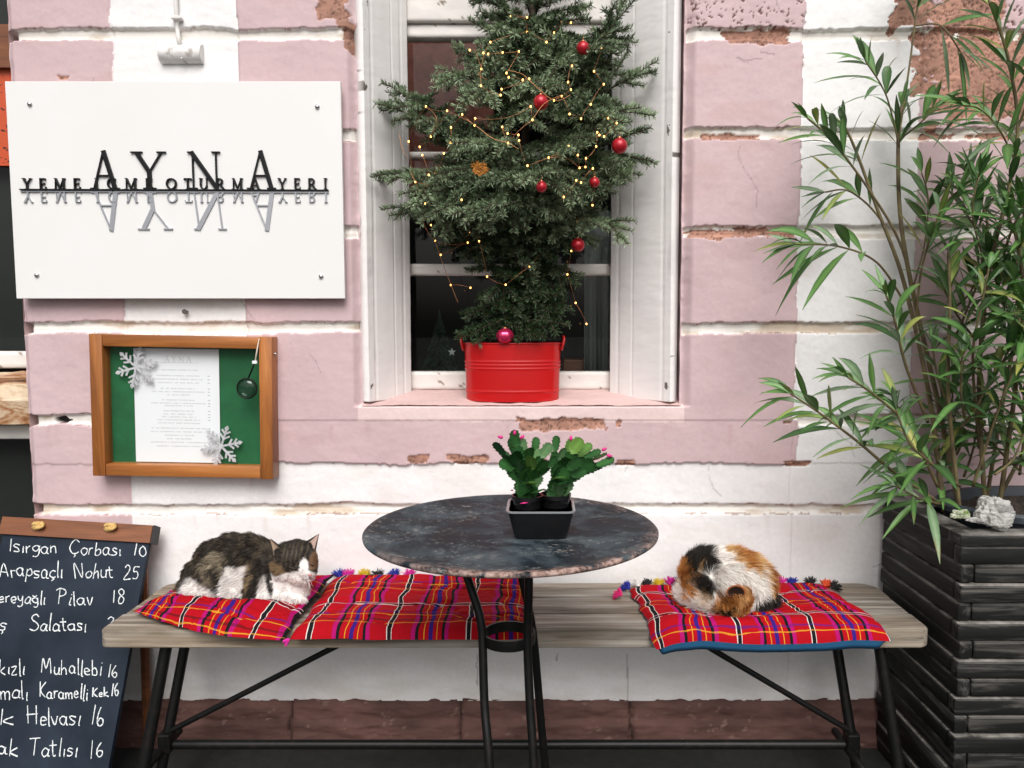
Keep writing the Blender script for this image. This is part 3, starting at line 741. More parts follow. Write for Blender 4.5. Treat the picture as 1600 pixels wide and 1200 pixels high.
b = MB(); c = at(292, 487, 0); b.tube([(c.x, .004, c.z), (c.x+.001, -.012, c.z-.001)], .004, 10); b.tube([(c.x, -.012, c.z), (c.x, -.014, c.z-.0005)], .007, 12)
tag(b.build('wall_plug', simple('grey_plug', (.12, .11, .1), .6)), 'tiny dark screw plug in the white block just below the sign', 'screw plug')

# ------------------------------------------------------------ menu case
YF = -.050
q = [at(141, 521, YF), at(427, 527, YF), at(425, 748, YF), at(141, 744, YF)]
mc = thing('menu_case', 'wooden framed menu display case with green backing on the pink wall', 'menu case', at(283, 746, YF))
org = (q[0]+q[1]+q[2]+q[3])/4; org.y = 0
ux = ((q[1]-q[0])+(q[2]-q[3])).normalized(); uz = Vector((-ux.z, 0, ux.x))
fw = (q[1]-q[0]).length; fh = ((q[0]-q[3]).length+(q[1]-q[2]).length)/2
FM = Matrix(((ux.x, 0, uz.x, org.x), (0, 1, 0, 0), (ux.z, 0, uz.z, org.z), (0, 0, 0, 1)))
t_ = .0335
def fpt(px, py, y=-.03):            # photo point -> case coordinates
    p = at(px, py, y); d = p-org; return d.dot(ux), d.dot(uz)
def framebox(lo, hi, nm, mat, par, bev=.002):
    b = MB(); b.box(lo, hi, FM, bev); return b.build(nm, mat, par, True, 40)
framebox((-fw/2, YF, -fh/2), (-fw/2+t_, -.003, fh/2), 'frame_stile', M['pine_z'], mc)
framebox((fw/2-t_, YF, -fh/2-.001), (fw/2, -.003, fh/2), 'frame_stile', M['pine_z'], mc)
framebox((-fw/2+t_+.0005, YF+.0015, fh/2-t_*.95), (fw/2-t_-.0005, -.003, fh/2-.001), 'frame_rail', M['pine'], mc)
framebox((-fw/2+t_+.0005, YF+.0015, -fh/2+.001), (fw/2-t_-.0005, -.003, -fh/2+t_*.95), 'frame_rail', M['pine'], mc)
framebox((-fw/2+t_*.5, -.012, -fh/2+t_*.5), (fw/2-t_*.5, -.006, fh/2-t_*.5), 'backing', M['felt'], mc, 0)
b = MB(); b.add([FM @ Vector(v) for v in ((-fw/2+t_*.8, -.026, -fh/2+t_*.8), (fw/2-t_*.8, -.026, -fh/2+t_*.8), (fw/2-t_*.8, -.026, fh/2-t_*.8), (-fw/2+t_*.8, -.026, fh/2-t_*.8))], [(0, 1, 2, 3)]); b.build('pane', M['case_glass'], mc)
b = MB(); c = Vector((fw/2+.002, -.03, fh/2-.045)); b.ball(FM @ c, .004); b.build('hook', M['steel'], mc, True)
def FMp(u, v, z): return FM @ Vector((u, z, v))
# the menu sheet
x0, z0 = fpt(213, 721, -.014); x1, z1 = fpt(342, 546, -.014)
ms = thing('menu_sheet', 'white printed menu sheet pinned on the green backing inside the wooden case', 'menu', FM @ Vector(((x0+x1)/2, -.014, z0)))
b = MB(); b.box((x0, -.0150, z0), (x1, -.0143, z1), FM); b.build('sheet', M['paper'], ms)
b = MB()
def Mi(u, v, z): return FM @ Vector((u, -.0151-z, v))
xc_ = fpt(278, 560, -.014)[0]
zq = fpt(278, 566, -.014)[1]
serif_text(b, 'AYNA', xc_-.036, xc_+.036, zq, .016, Mi, 0, .0001, .55, track=.35)
qstroke(b, (xc_-.055, zq-.001), (xc_+.055, zq-.001), .0008, Mi, 0, .00013)
lines = [(578, 60, 0), (587, 66, 1), (592.5, 76, 1), (598, 62, 1), (607, 54, 1), (612, 80, 1), (617, 34, 1), (625, 50, 1), (630, 84, 1), (634, 42, 1), (642, 46, 1), (647, 48, 1), (651.5, 52, 1), (656, 66, 1), (661, 64, 0), (669, 84, 1), (674.5, 86, 1), (680, 44, 1), (685.5, 38, 1), (691, 88, 1), (697, 70, 1)]
rl = random.Random(5)
for (py, wpx, price) in lines:
    zl = fpt(278, py, -.014)[1]; wl = wpx*1.72e-3
    x = xc_-wl/2
    while x < xc_+wl/2:
        ln = rl.uniform(.0022, .0045)
        for s_ in range(2): qstroke(b, (x, zl+rl.uniform(-.001, .001)), (x+ln*.6, zl+rl.uniform(-.0012, .0012)), .0011, Mi, 0, .00010+s_*.00003)
        qstroke(b, (x, zl-.0018), (x+.0006, zl+.0018), .0008, Mi, 0, .00018)
        x += ln*(1.0 if rl.random() < .85 else 2.0)
    if price: qstroke(b, (xc_+.078, zl), (xc_+.084, zl), .0026, Mi, 0, .0001)
b.build('print', M['ink'], ms)
# snowflakes
def snowflake(px, py, rpx, rot, label):
    cx, cz = fpt(px, py, -.027); r = rpx*1.70e-3
    o = thing('snowflake', label, 'snowflake', FM @ Vector((cx, -.027, cz)), 'snowflakes on the menu case')
    b = MB()
    def Mf(u, v, z): return FM @ Vector((cx+u, -.0268-z, cz+v))
    e = 0
    for k in range(6):
        a = R(60*k+rot); d = Vector((math.cos(a), math.sin(a)))
        e += 1; qstroke(b, (0, 0), d*r*.92, r*.09, Mf, 0, .0016+e*.00005)
        for f, l in ((.36, .30), (.60, .26)):
            for s in (-1, 1):
                dd = Vector((math.cos(a+s*R(50)), math.sin(a+s*R(50)))); e += 1
                qstroke(b, d*r*f, d*r*f+dd*r*l, r*.085, Mf, 0, .0016+(e % 11)*.00005)
        # leaf tip
        n = Vector((-d.y, d.x)); pr = [(.74, 0), (.82, .09), (.90, .085), (1.0, 0), (.90, -.085), (.82, -.09)]
        vs = [Mf(*(d*r*u+n*r*v), .0021) for u, v in pr]+[Mf(*(d*r*u+n*r*v), 0) for u, v in pr]
        b.add(vs, [list(range(6)), list(range(11, 5, -1))]+[(i, (i+1) % 6, 6+(i+1) % 6, 6+i) for i in range(6)])
    b.build('flake', M['silver'], o)
snowflake(213, 574, 34, 17, 'silver snowflake at the upper left corner of the white menu sheet')
snowflake(346, 697, 34, 12, 'silver snowflake at the lower right corner of the white menu sheet')
# hanging reading glass
gc = at(386, 607, -.060)
mg = thing('magnifying_glass', 'small round magnifying glass hanging on a string from the menu case', 'magnifying glass', gc)
b = MB(); n = 40; rr = .0265
b.lathe([(rr-.002, -.002), (rr, -.002), (rr+.0015, 0), (rr, .002), (rr-.002, .002), (rr-.002, -.002)], gc, n, M=Matrix.Rotation(R(90), 4, 'X')); b.build('rim', M['iron'], mg, True)
b = MB(); b.lathe([(.0001, -.004), (rr*.5, -.003), (rr-.002, -.0005), (rr-.002, .0005), (rr*.5, .003), (.0001, .004)], gc, n, M=Matrix.Rotation(R(90), 4, 'X'))
b.build('lens', thin_glass('lens_glass', (.55, .62, .6), 1.6), mg, True)
b = MB(); b.tube([gc+Vector((.004, 0, rr)), at(396, 572, -.058), at(398, 564, -.058)], .0022, 8); b.build('handle', M['iron'], mg, True)
b = MB(); b.tube([at(398, 566, -.058), at(401, 548, -.056), at(405, 529, -.053)], .0012, 6); b.tube([at(399, 566, -.058), at(402, 548, -.056), at(405, 528, -.053)], .0009, 6); b.build('string', simple('cotton_string', (.62, .55, .45), .8), mg, True)
b = MB(); c = at(398, 566, -.059); b.box((c.x-.006, c.y-.003, c.z-.004), (c.x+.006, c.y+.003, c.z+.004), bev=.001); b.build('tag', M['paper'], mg)

# ------------------------------------------------------------ chalkboard
TRc, TLc, BRc = at(240, 824, -.050), at(8, 810, -.012), at(166, 1190, -.292)
u_ = (TRc-TLc); Wb = u_.length; u_.normalize(); d_ = (BRc-TRc); d_.normalize()
d_ = (d_-u_*d_.dot(u_)*.55).normalized()
n_ = u_.cross(d_); n_.normalize()
if n_.y > 0: n_ = -n_
Hb = TRc.z/(-d_.z)-.0
ck = thing('chalkboard_menu', 'dark chalkboard with a white handwritten menu and a brown wooden top strip', 'chalkboard', (TLc+u_*Wb/2+d_*Hb))
def BP(a, c, h): return TLc+u_*a+d_*c+n_*h         # a along, c down, h out of the board
def bbox(a0, a1, c0, c1, h0, h1, nm, mat, skew=0):
    b = MB(); vs = [BP(a+skew*c, c, h) for a in (a0, a1) for c in (c0, c1) for h in (h0, h1)]
    b.add(vs, [(0, 1, 3, 2), (4, 6, 7, 5), (0, 4, 5, 1), (2, 3, 7, 6), (0, 2, 6, 4), (1, 5, 7, 3)])
    return b.build(nm, mat, ck)
# the right edge runs to BRc
e_ = BRc-TRc; sk = e_.dot(u_)/e_.dot(d_)
bbox(.004, Wb-.006, .002, Hb-.004, -.014, -.002, 'board', M['slate'], sk)
b = MB(); hh = .042
vs = [BP(a+sk*c, c, h) for a in (-.004, Wb) for c in (-.004, hh) for h in (-.020, .006)]
b.add(vs, [(0, 1, 3, 2), (4, 6, 7, 5), (0, 4, 5, 1), (2, 3, 7, 6), (0, 2, 6, 4), (1, 5, 7, 3)]); b.build('top_strip', M['strip'], ck)
b = MB(); vs = [BP(a+sk*c, c, h) for a in (Wb+.0005, Wb+.006) for c in (-.005, hh+.001) for h in (-.024, .004)]
b.add(vs, [(0, 1, 3, 2), (4, 6, 7, 5), (0, 4, 5, 1), (2, 3, 7, 6), (0, 2, 6, 4), (1, 5, 7, 3)]); b.build('strip_end', M['black'], ck)
# rear leg of the A-frame
for a in (.03, Wb-.03):
    b = MB(); p = BP(a, .05, -.02); b.tube([p, Vector((p.x-.02, -.03, .002))], .012, 8); b.build('rear_leg', M['strip'], ck)
def board_hit(px, py):
    o = Vector((0, -CAM_D, CAM_H)); r = ray(px, py); k = (TLc-o).dot(n_)/r.dot(n_); p = o+r*k-TLc
    M2 = np.array([[u_.dot(u_), u_.dot(d_)], [u_.dot(d_), d_.dot(d_)]]); s = np.linalg.solve(M2, [p.dot(u_), p.dot(d_)]); return float(s[0]), float(s[1])
for (px, py) in ((64, 823), (176, 825)):         # rope knots
    a, c = board_hit(px, py); b = MB(); rk = random.Random(px)
    for k in range(4):
        pts = []
        for j in range(15):
            q_ = 2*math.pi*j/14; ph = k*1.1
            pts.append(BP(a+.0135*math.cos(q_+ph)*(1 if k % 2 else .7)+.002*k-.003, c+.0085*math.sin(q_)*(.75 if k % 2 else 1), .009+.0035*math.sin(2*q_+ph)+.0022*k))
        b.tube(pts, .0042, 8)
    b.build('rope_knot', M['rope'], ck, True)
G = {
 'I': (.26, '.14,1 .1,0'), 's': (.38, '.34,.42 .2,.5 .08,.4 .16,.28 .28,.2 .28,.06 .15,0 .02,.06'), 'ı': (.2, '.12,.5 .09,.05 .14,0'),
 'i': (.2, '.12,.5 .09,.05 .14,0;.13,.7 .15,.74'), 'r': (.34, '.08,.5 .08,0;.08,.25 .16,.45 .3,.5'),
 'g': (.44, '.36,.42 .22,.5 .06,.36 .08,.14 .2,.04 .33,.16 .37,.46;.37,.46 .36,-.1 .26,-.32 .1,-.3'),
 'ğ': (.44, '.36,.42 .22,.5 .06,.36 .08,.14 .2,.04 .33,.16 .37,.46;.37,.46 .36,-.1 .26,-.32 .1,-.3;.1,.68 .2,.6 .32,.7'),
 'a': (.46, '.36,.42 .22,.5 .06,.34 .07,.1 .2,.01 .32,.14 .37,.46;.37,.46 .36,.08 .43,.01'), 'n': (.42, '.07,.5 .07,0;.07,.28 .18,.47 .3,.42 .32,0'),
 'Ç': (.58, '.52,.82 .36,1 .14,.8 .06,.42 .2,.08 .38,.04 .52,.16;.3,.02 .34,-.1 .24,-.2'), 'o': (.42, '.22,.5 .07,.38 .06,.14 .2,0 .34,.14 .34,.38 .22,.5'),
 'b': (.44, '.09,.98 .08,.02;.08,.3 .22,.48 .36,.34 .33,.08 .18,0 .08,.06'), '1': (.3, '.2,.98 .14,0'), '0': (.44, '.24,.62 .08,.45 .08,.12 .22,-.04 .38,.12 .38,.42 .24,.62'),
 'A': (.6, '.02,0 .28,1 .5,.02;.1,.38 .46,.36'), 'p': (.44, '.08,.5 .06,-.38;.08,.32 .22,.5 .36,.36 .34,.12 .2,.02 .08,.1'),
 'ç': (.38, '.34,.42 .2,.5 .06,.32 .08,.1 .2,.02 .34,.08;.2,.0 .25,-.1 .16,-.18'), 'l': (.2, '.11,1 .09,.05 .15,0'), 'N': (.6, '.08,0 .1,.98 .46,.04 .52,1'),
 'h': (.42, '.1,1 .07,0;.07,.26 .18,.46 .3,.4 .32,0'), 'u': (.42, '.07,.5 .08,.14 .18,.01 .31,.14 .34,.48;.34,.48 .34,.06 .4,0'), 't': (.36, '.17,.86 .16,.06 .28,.02;.02,.56 .32,.6'),
 '2': (.5, '.08,.78 .2,.98 .38,.84 .3,.5 .06,.02 .44,.04'), '5': (.48, '.42,.96 .14,.94 .12,.6 .3,.58 .4,.34 .28,.04 .06,.06'), 'e': (.4, '.07,.24 .33,.3 .26,.48 .1,.42 .06,.14 .18,0 .34,.08'),
 'y': (.42, '.07,.5 .12,.2 .26,.14 .34,.48;.34,.48 .28,-.2 .14,-.36 .02,-.3'), 'P': (.5, '.14,.98 .08,0;.0,.86 .2,1 .42,.92 .42,.66 .24,.5 .1,.5'), 'v': (.38, '.04,.5 .16,.02 .34,.52'),
 '8': (.46, '.36,.86 .22,.98 .1,.82 .2,.58 .36,.36 .34,.1 .18,.0 .08,.18 .18,.46 .34,.66 .36,.86'), 'ş': (.4, '.34,.42 .2,.5 .08,.4 .16,.28 .28,.2 .28,.06 .15,0 .02,.06;.16,-.02 .22,-.12 .14,-.2'),
 'S': (.54, '.48,.86 .32,1 .12,.88 .14,.64 .38,.46 .46,.22 .3,.02 .04,.1'), 'k': (.42, '.1,1 .07,0;.36,.5 .1,.24 .38,0'), 'z': (.4, '.06,.48 .34,.48 .06,.02 .36,.03'),
 'M': (.68, '.04,0 .16,.98 .32,.3 .52,1 .6,0'), 'H': (.6, '.1,1 .08,0;.5,1 .46,0;.02,.5 .56,.52'), 'm': (.58, '.06,.5 .06,0;.06,.28 .16,.47 .26,.4 .28,0;.28,.28 .38,.47 .48,.4 .5,0'),
 'K': (.52, '.1,1 .08,0;.44,.96 .12,.46 .46,0'), 'T': (.56, '.02,.94 .54,1;.28,.96 .24,0'), '6': (.42, '.3,.96 .12,.56 .08,.2 .2,0 .36,.14 .34,.36 .2,.42 .1,.26'),
}
def smooth_pts(p, n=5):
    if len(p) < 3: return p
    out = []
    for i in range(len(p)-1):
        p0, p1, p2, p3 = p[max(i-1, 0)], p[i], p[i+1], p[min(i+2, len(p)-1)]
        for k in range(n):
            t = k/n
            out.append(tuple(.5*((2*p1[j])+(-p0[j]+p2[j])*t+(2*p0[j]-5*p1[j]+4*p2[j]-p3[j])*t*t+(-p0[j]+3*p1[j]-3*p2[j]+p3[j])*t**3) for j in (0, 1)))
    return out+[p[-1]]
def chalk_word(word, xa, xb, yb, cap, wd=.0029):
    a0, c0 = board_hit(xa, yb); a1, c1 = board_hit(xb, yb+(xb-xa)*.02); ac, cc = board_hit(xa, yb-cap)
    ex = Vector((a1-a0, c1-c0)); ey = Vector((ac-a0, cc-c0))
    tot = sum(G[ch][0] for ch in word); x = 0; b = MB(); rk = random.Random(word+str(yb)); e = 0
    for ch in word:
        gw, st = G[ch]; oy = rk.uniform(-.08, .08); sy = rk.uniform(.86, 1.12); sh = rk.uniform(-.07, .10)
        for s in st.split(';'):
            pts = [tuple(map(float, p.split(','))) for p in s.split()]
            pts = smooth_pts([(px+rk.uniform(-.028, .028), py*sy+oy+rk.uniform(-.028, .028)) for px, py in pts])
            P2 = [Vector((a0, c0))+ex*((x+px+sh*py)/tot)+ey*py for px, py in pts]
            # ribbon with uneven edges
            L_, R_ = [], []
            for i, p in enumerate(P2):
                t = (P2[min(i+1, len(P2)-1)]-P2[max(i-1, 0)]); t = t.normalized() if t.length else Vector((1, 0)); n2 = Vector((-t.y, t.x)); wv = wd/2*rk.uniform(.55, 1.25)
                L_.append(p+n2*wv); R_.append(p-n2*wv)
            e += 1; h = -.0012+.00006*e; k = len(P2)
            b.add([BP(p.x, p.y, h) for p in L_]+[BP(p.x, p.y, h) for p in R_], [(i, i+1, k+i+1, k+i) for i in range(k-1)])
        x += gw
    b.build('handwriting', M['chalk'], ck)
for wargs in (('Isırgan', 12, 90, 863, 23), ('Çorbası', 107, 190, 867, 22), ('10', 206, 229, 869, 22), ('Arapsaçlı', -2, 99, 901, 24), ('Nohut', 115, 178, 903, 23), ('25', 191, 217, 905, 21),
              ('ereyağlı', -4, 72, 941, 20), ('Pilav', 89, 147, 944, 23), ('18', 172, 196, 942, 22), ('ş', -3, 11, 985, 24), ('Salatası', 45, 136, 984, 24), ('2', 163, 180, 984, 20),
              ('kızlı', -3, 40, 1053, 24), ('Muhallebi', 63, 160, 1053, 24), ('16', 166, 184, 1057, 20), ('malı', -1, 45, 1091, 26), ('Karamelli', 60, 138, 1091, 22), ('Kek', 143, 170, 1088, 14), ('16', 171, 186, 1088, 20),
              ('k', -2, 22, 1133, 26), ('Helvası', 41, 126, 1133, 27), ('16', 140, 162, 1133, 28), ('ak', -6, 28, 1179, 26), ('Tatlısı', 44, 122, 1180, 26), ('16', 138, 160, 1184, 27)):
    chalk_word(*wargs)

# ------------------------------------------------------------ bench
ZB = .467; YB0, YB1 = -.338, -.012; XB0, XB1 = -1.022, .892
bn = thing('wooden_bench', 'long weathered grey wooden bench with folding black iron legs along the wall', 'bench', ((XB0+XB1)/2, (YB0+YB1)/2, 0))
def plank(x0, x1, y0, y1, z0, z1, nm, rc, mat, par):
    """board with rounded outer corners rc = (lowX-lowY, highX-lowY, highX-highY, lowX-highY)"""
    pts = []
    for (cx, cy, a, r) in ((x0, y0, 180, rc[0]), (x1, y0, 270, rc[1]), (x1, y1, 0, rc[2]), (x0, y1, 90, rc[3])):
        sx, sy = (1 if cx == x0 else -1), (1 if cy == y0 else -1)
        for k in range(7):
            q_ = R(a+15*k); pts.append((cx+sx*r+r*math.cos(q_), cy+sy*r+r*math.sin(q_)))
    bm = bmesh.new(); vs = [bm.verts.new((p[0], p[1], z0)) for p in pts]; f = bm.faces.new(vs)
    ex = bmesh.ops.extrude_face_region(bm, geom=[f]); bmesh.ops.translate(bm, verts=[v for v in ex['geom'] if isinstance(v, bmesh.types.BMVert)], vec=(0, 0, z1-z0))
    bmesh.ops.recalc_face_normals(bm, faces=bm.faces)
    ed = [e for e in bm.edges if abs(e.verts[0].co.z-e.verts[1].co.z) < 1e-5]
    bmesh.ops.bevel(bm, geom=ed, offset=.003, segments=2, affect='EDGES')
    me = bpy.data.meshes.new(nm); bm.to_mesh(me); bm.free(); me.materials.append(mat)
    return link(nm, me, par)
plank(XB0, XB1, YB0, -.236, ZB-.042, ZB, 'seat_plank', (.018, .03, .004, .004), M['bench_wood'], bn)
plank(XB0+.002, XB1-.001, -.232, -.124, ZB-.042, ZB-.0015, 'seat_plank', (.004, .004, .004, .004), M['bench_wood'], bn)
plank(XB0, XB1, -.120, YB1, ZB-.042, ZB-.0005, 'seat_plank', (.004, .004, .05, .03), M['bench_wood'], bn)
def iron(pts, r, nm, par=bn, n=10, flat=None):
    b = MB(); b.tube(pts, r, n, flat=flat); return b.build(nm, M['iron'], par, True, 50)
def to_ground(p, q): return p+(q-p)*((.002-p.z)/(q.z-p.z))
zu = ZB-.045
JL, JR = at(262, 1150, -.20), at(1330, 1150, -.20)
p = at(262, 1018, -.29); p.z = zu; q_ = at(232, 1160, -.33); iron([p, to_ground(p, q_)], .0135, 'leg')
p = at(300, 1018, -.13); p.z = zu; iron([p, JL, to_ground(p, JL)], .0125, 'leg')
p = at(1372, 1025, -.29); p.z = zu; q_ = at(1398, 1160, -.33); iron([p, to_ground(p, q_)], .0135, 'leg')
p = at(1298, 1018, -.13); p.z = zu; iron([p, JR, to_ground(p, JR)], .0125, 'leg')
p = at(588, 1020, -.20); p.z = zu; iron([p, JL+Vector((.005, 0, .012))], .0075, 'brace')
p = at(1050, 1024, -.20); p.z = zu; iron([p, JR+Vector((-.005, 0, .015))], .0075, 'brace')
iron([JL+Vector((-.02, 0, -.022)), JR+Vector((.02, 0, -.022))], .0115, 'lower_rail', n=14)
for J, nm in ((JL, 'hinge_plate'), (JR, 'hinge_plate')):
    b = MB(); b.box((J.x-.016, -.222, J.z-.036), (J.x+.015, -.182, J.z+.014), bev=.004); b.build(nm, M['iron'], bn)
    b = MB(); b.tube([(J.x-.01, -.33, J.z-.03), (J.x-.01, -.12, J.z-.03)], .010, 10); b.build('cross_bar', M['iron'], bn, True)
for X_ in (XB0+.14, XB1-.13):
    b = MB(); b.box((X_-.02, -.31, zu-.008), (X_+.02, -.04, ZB-.0425), bev=.002); b.build('batten', M['iron'], bn)

# ------------------------------------------------------------ bistro table
ZT = .760
pl, pr = atz(568, 843, ZT), atz(1029, 843, ZT)
yb_, yf_ = atz(800, 769, ZT).y, atz(800, 902, ZT).y
TC = Vector(((pl.x+pr.x)/2-.003, (yb_+yf_)/2, ZT)); RX = (pr.x-pl.x)/2*.985
RT = (RX+(yb_-yf_)/2)/2
tb = thing('bistro_table', 'round black metal bistro table with worn rusty rim in front of the bench', 'table', (TC.x, TC.y, 0))
m, t, b_ = newmat('worn_black_enamel'); v_ = coords(t)
n1 = noise_node(t, v_, 9, 7, .68, .4); n2 = noise_node(t, v_, 100, 6, .75); n3 = noise_node(t, coords(t, (7, 16, 16)), 1, 6, .72, .8)
base = ramp(t, n1, [(.34, (.004, .0065, .009)), (.48, (.012, .019, .025)), (.61, (.055, .074, .085)), (.75, (.22, .20, .19))])
sp_ = ramp(t, n2, [(.53, 0), (.63, .9)]); sp2 = ramp(t, n3, [(.47, 0), (.64, 1)])
mm = N(t, 'ShaderNodeMath', operation='MULTIPLY'); t.links.new(sp_, mm.inputs[0]); t.links.new(sp2, mm.inputs[1])
c_ = mixc(t, mm.outputs[0], base, (.30, .28, .26))
pk_ = ramp(t, noise_node(t, coords(t, (5, 13, 13)), 1, 7, .75, .5), [(.62, 0), (.68, 1)])
c_ = mixc(t, pk_, c_, (.32, .22, .19))
va = N(t, 'ShaderNodeVertexColor', layer_name='col'); sep = N(t, 'ShaderNodeSeparateColor'); t.links.new(va.outputs[0], sep.inputs[0])
rimn = noise_node(t, coords(t, (1, 1, 1)), 22, 6, .7)
ad = N(t, 'ShaderNodeMath', operation='MULTIPLY'); t.links.new(sep.outputs[0], ad.inputs[0]); t.links.new(ramp(t, rimn, [(.40, 0), (.50, 1)]), ad.inputs[1])
c_ = mixc(t, ad.outputs[0], c_, ramp(t, noise_node(t, v_, 90, 4, .7), [(.35, (.04, .025, .02)), (.5, (.28, .18, .15)), (.7, (.46, .35, .31))]))
t.links.new(c_, b_.inputs['Base Color']); t.links.new(ramp(t, n1, [(.3, .42), (.7, .65)]), b_.inputs['Roughness'])
b_.inputs['Specular IOR Level'].default_value = .18
bump(t, b_, n2, .25, .0008); M['enamel'] = m
prof = [(.0001, -.004), (RT*.5, -.0045), (RT*.88, -.004), (RT*.955, -.001), (RT*.985, 0), (RT*.997, -.003), (RT, -.004), (RT*.998, -.008), (RT*.985, -.0105), (RT*.97, -.0105), (RT*.5, -.010), (.0001, -.010)]
b = MB(); nseg = 160
b.lathe(prof, TC, nseg); 
cc = []
for (r, z) in prof:
    for j in range(nseg):
        a = 2*math.pi*j/nseg; s_ = max(0, -math.sin(a-.35)); bk_ = max(0, math.sin(a))*.9 if .1 < a < 1.5 else 0
        k = (1.0 if r > RT*.98 and z > -.0102 else (.55 if r > RT*.95 and z > -.006 else 0))
        cc.append((min(1, k*(.05+1.0*s_**1.4+bk_*.6)), 0, 0))
b.c = cc
tt_ = b.build('tabletop', M['enamel'], tb, True, 50)
def tleg(pts):
    P3 = [at(*p) for p in pts]; n = 8; out = []
    P3[-1].z = .004
    for i in range(len(P3)-1):
        a0, a1, a2, a3 = P3[max(i-1, 0)], P3[i], P3[i+1], P3[min(i+2, len(P3)-1)]
        for k in range(n):
            tq = k/n; out.append(.5*(2*a1+(a2-a0)*tq+(2*a0-5*a1+4*a2-a3)*tq*tq+(3*a1-a0-3*a2+a3)*tq**3))
    out.append(P3[-1]); b = MB(); b.tube(out, .0088, 12); b.build('leg', M['iron'], tb, True)
tleg([(728, 896, -.50), (738, 925, -.515), (750, 965, -.53), (754, 1005, -.54), (757, 1100, -.57), (765, 1200, -.61), (778, 1345, -.67)])
tleg([(826, 890, -.55), (826, 930, -.55), (824, 1000, -.55), (828, 1100, -.57), (834, 1200, -.60), (842, 1345, -.66)])
tleg([(812, 890, -.46), (824, 940, -.46), (834, 1000, -.46), (843, 1100, -.43), (852, 1200, -.40), (862, 1285, -.37)])
rc_ = at(795, 994, -.515); b = MB(); pts = [(rc_.x+.053*math.cos(2*math.pi*k/32), rc_.y+.050*math.sin(2*math.pi*k/32), rc_.z) for k in range(33)]
b.lathe([(.050, -.011), (.0545, -.011), (.0555, 0), (.0545, .011), (.050, .011), (.050, -.011)], rc_, 40); b.build('leg_ring', M['iron'], tb, True, 40)
b = MB(); b.lathe([(.12, -.0135), (.12, -.020), (.05, -.03), (.0001, -.03)], TC, 32); b.build('under_plate', M['iron'], tb, True)

# ------------------------------------------------------------ planter box
ZP = .698; PX0, PY0, PY1, PX1 = .912, -.406, -.012, 1.66
pb = thing('planter_box', 'tall dark planter box built of stacked stained planks at the right edge', 'planter', ((PX0+PX1)/2, (PY0+PY1)/2, 0))
CH = .0432; ncs = int(ZP/CH)
bF, bS, bB, bR = MB(), MB(), MB(), MB(); rp = random.Random(3)
for k in range(ncs+1):
    z1_ = ZP-.014-k*CH; z0_ = max(.003, z1_-CH+.003)
    if z1_ < .02: break
    jx, jy = rp.uniform(-.003, .003)+.004*(k % 2), rp.uniform(-.003, .003)+.005*(k % 2); th = .030
    if k % 2 == 0:
        bF.box((PX0+jx, PY0+jy, z0_), (PX1, PY0+jy+th, z1_), bev=.0055)
        bS.box((PX0+jx+.001, PY0+jy+th+.001, z0_), (PX0+jx+th, PY1, z1_), bev=.0055)
    else:
        bF.box((PX0+jx+.032, PY0+jy, z0_), (PX1, PY0+jy+th, z1_), bev=.0055)
        bS.box((PX0+jx, PY0+jy-.001, z0_), (PX0+jx+.0305, PY1, z1_), bev=.0055)
    bB.box((PX0+.034, PY1-.03, z0_), (PX1-.034, PY1-.002, z1_)); bR.box((PX1-.032, PY0+.033, z0_), (PX1-.001, PY1-.001, z1_))
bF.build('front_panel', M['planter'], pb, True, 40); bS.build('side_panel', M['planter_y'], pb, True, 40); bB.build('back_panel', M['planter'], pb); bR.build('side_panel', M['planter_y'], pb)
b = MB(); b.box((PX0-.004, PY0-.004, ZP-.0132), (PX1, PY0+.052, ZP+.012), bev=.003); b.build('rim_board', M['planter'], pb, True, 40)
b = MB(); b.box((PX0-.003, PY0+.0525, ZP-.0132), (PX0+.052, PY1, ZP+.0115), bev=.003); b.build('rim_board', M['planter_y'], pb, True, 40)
# inner plastic liner (round tub)
LC = Vector((1.245, -.205, 0)); LR = .265
b = MB(); b.lathe([(LR-.03, .25), (LR-.012, ZP-.03), (LR-.008, ZP+.018), (LR+.010, ZP+.020), (LR+.012, ZP+.034), (LR+.004, ZP+.040), (LR-.012, ZP+.038), (LR-.020, ZP+.02), (LR-.03, ZP-.02), (LR-.03, ZP-.03)], LC, 64, 1, .66)
b.build('liner', M['liner'], pb, True, 50)
b = MB(); n = 40; vs = [(LC.x, LC.y, ZP+.012)]; fs = []
for rI in range(1, 12):
    for j in range(n):
        a = 2*math.pi*j/n; r = (LR-.02)*rI/11; vs.append((LC.x+r*math.cos(a), LC.y+r*.66*math.sin(a), ZP+.012+rp.uniform(-.01, .01)))
for j in range(n): fs.append((0, 1+j, 1+(j+1) % n))
for rI in range(10):
    for j in range(n): fs.append((1+rI*n+j, 1+(rI+1)*n+j, 1+(rI+1)*n+(j+1) % n, 1+rI*n+(j+1) % n))
b.add(vs, fs); b.build('soil', M['soil'], pb, True)
def rock(c, r, sc, seed, label, mat):
    bm = bmesh.new(); bmesh.ops.create_icosphere(bm, subdivisions=5, radius=1)
    for v in bm.verts:
        d = v.co.copy(); f = 1+.45*(mnoise.noise(d*1.1+Vector((seed, 0, 0))))+.16*mnoise.noise(d*3.1+Vector((0, seed, 0)))+.06*mnoise.noise(d*9)
        q1 = Vector((round(d.x*1.5)/1.5, round(d.y*1.5)/1.5, round(d.z*1.5)/1.5)); d = d.lerp(q1, .25)
        v.co = Vector((d.x*sc[0], d.y*sc[1], d.z*sc[2]))*r*f
    me = bpy.data.meshes.new('rock'); bm.to_mesh(me); bm.free(); me.materials.append(mat)
    o = link('rock', me); o.location = c; return tag(o, label, 'rock')
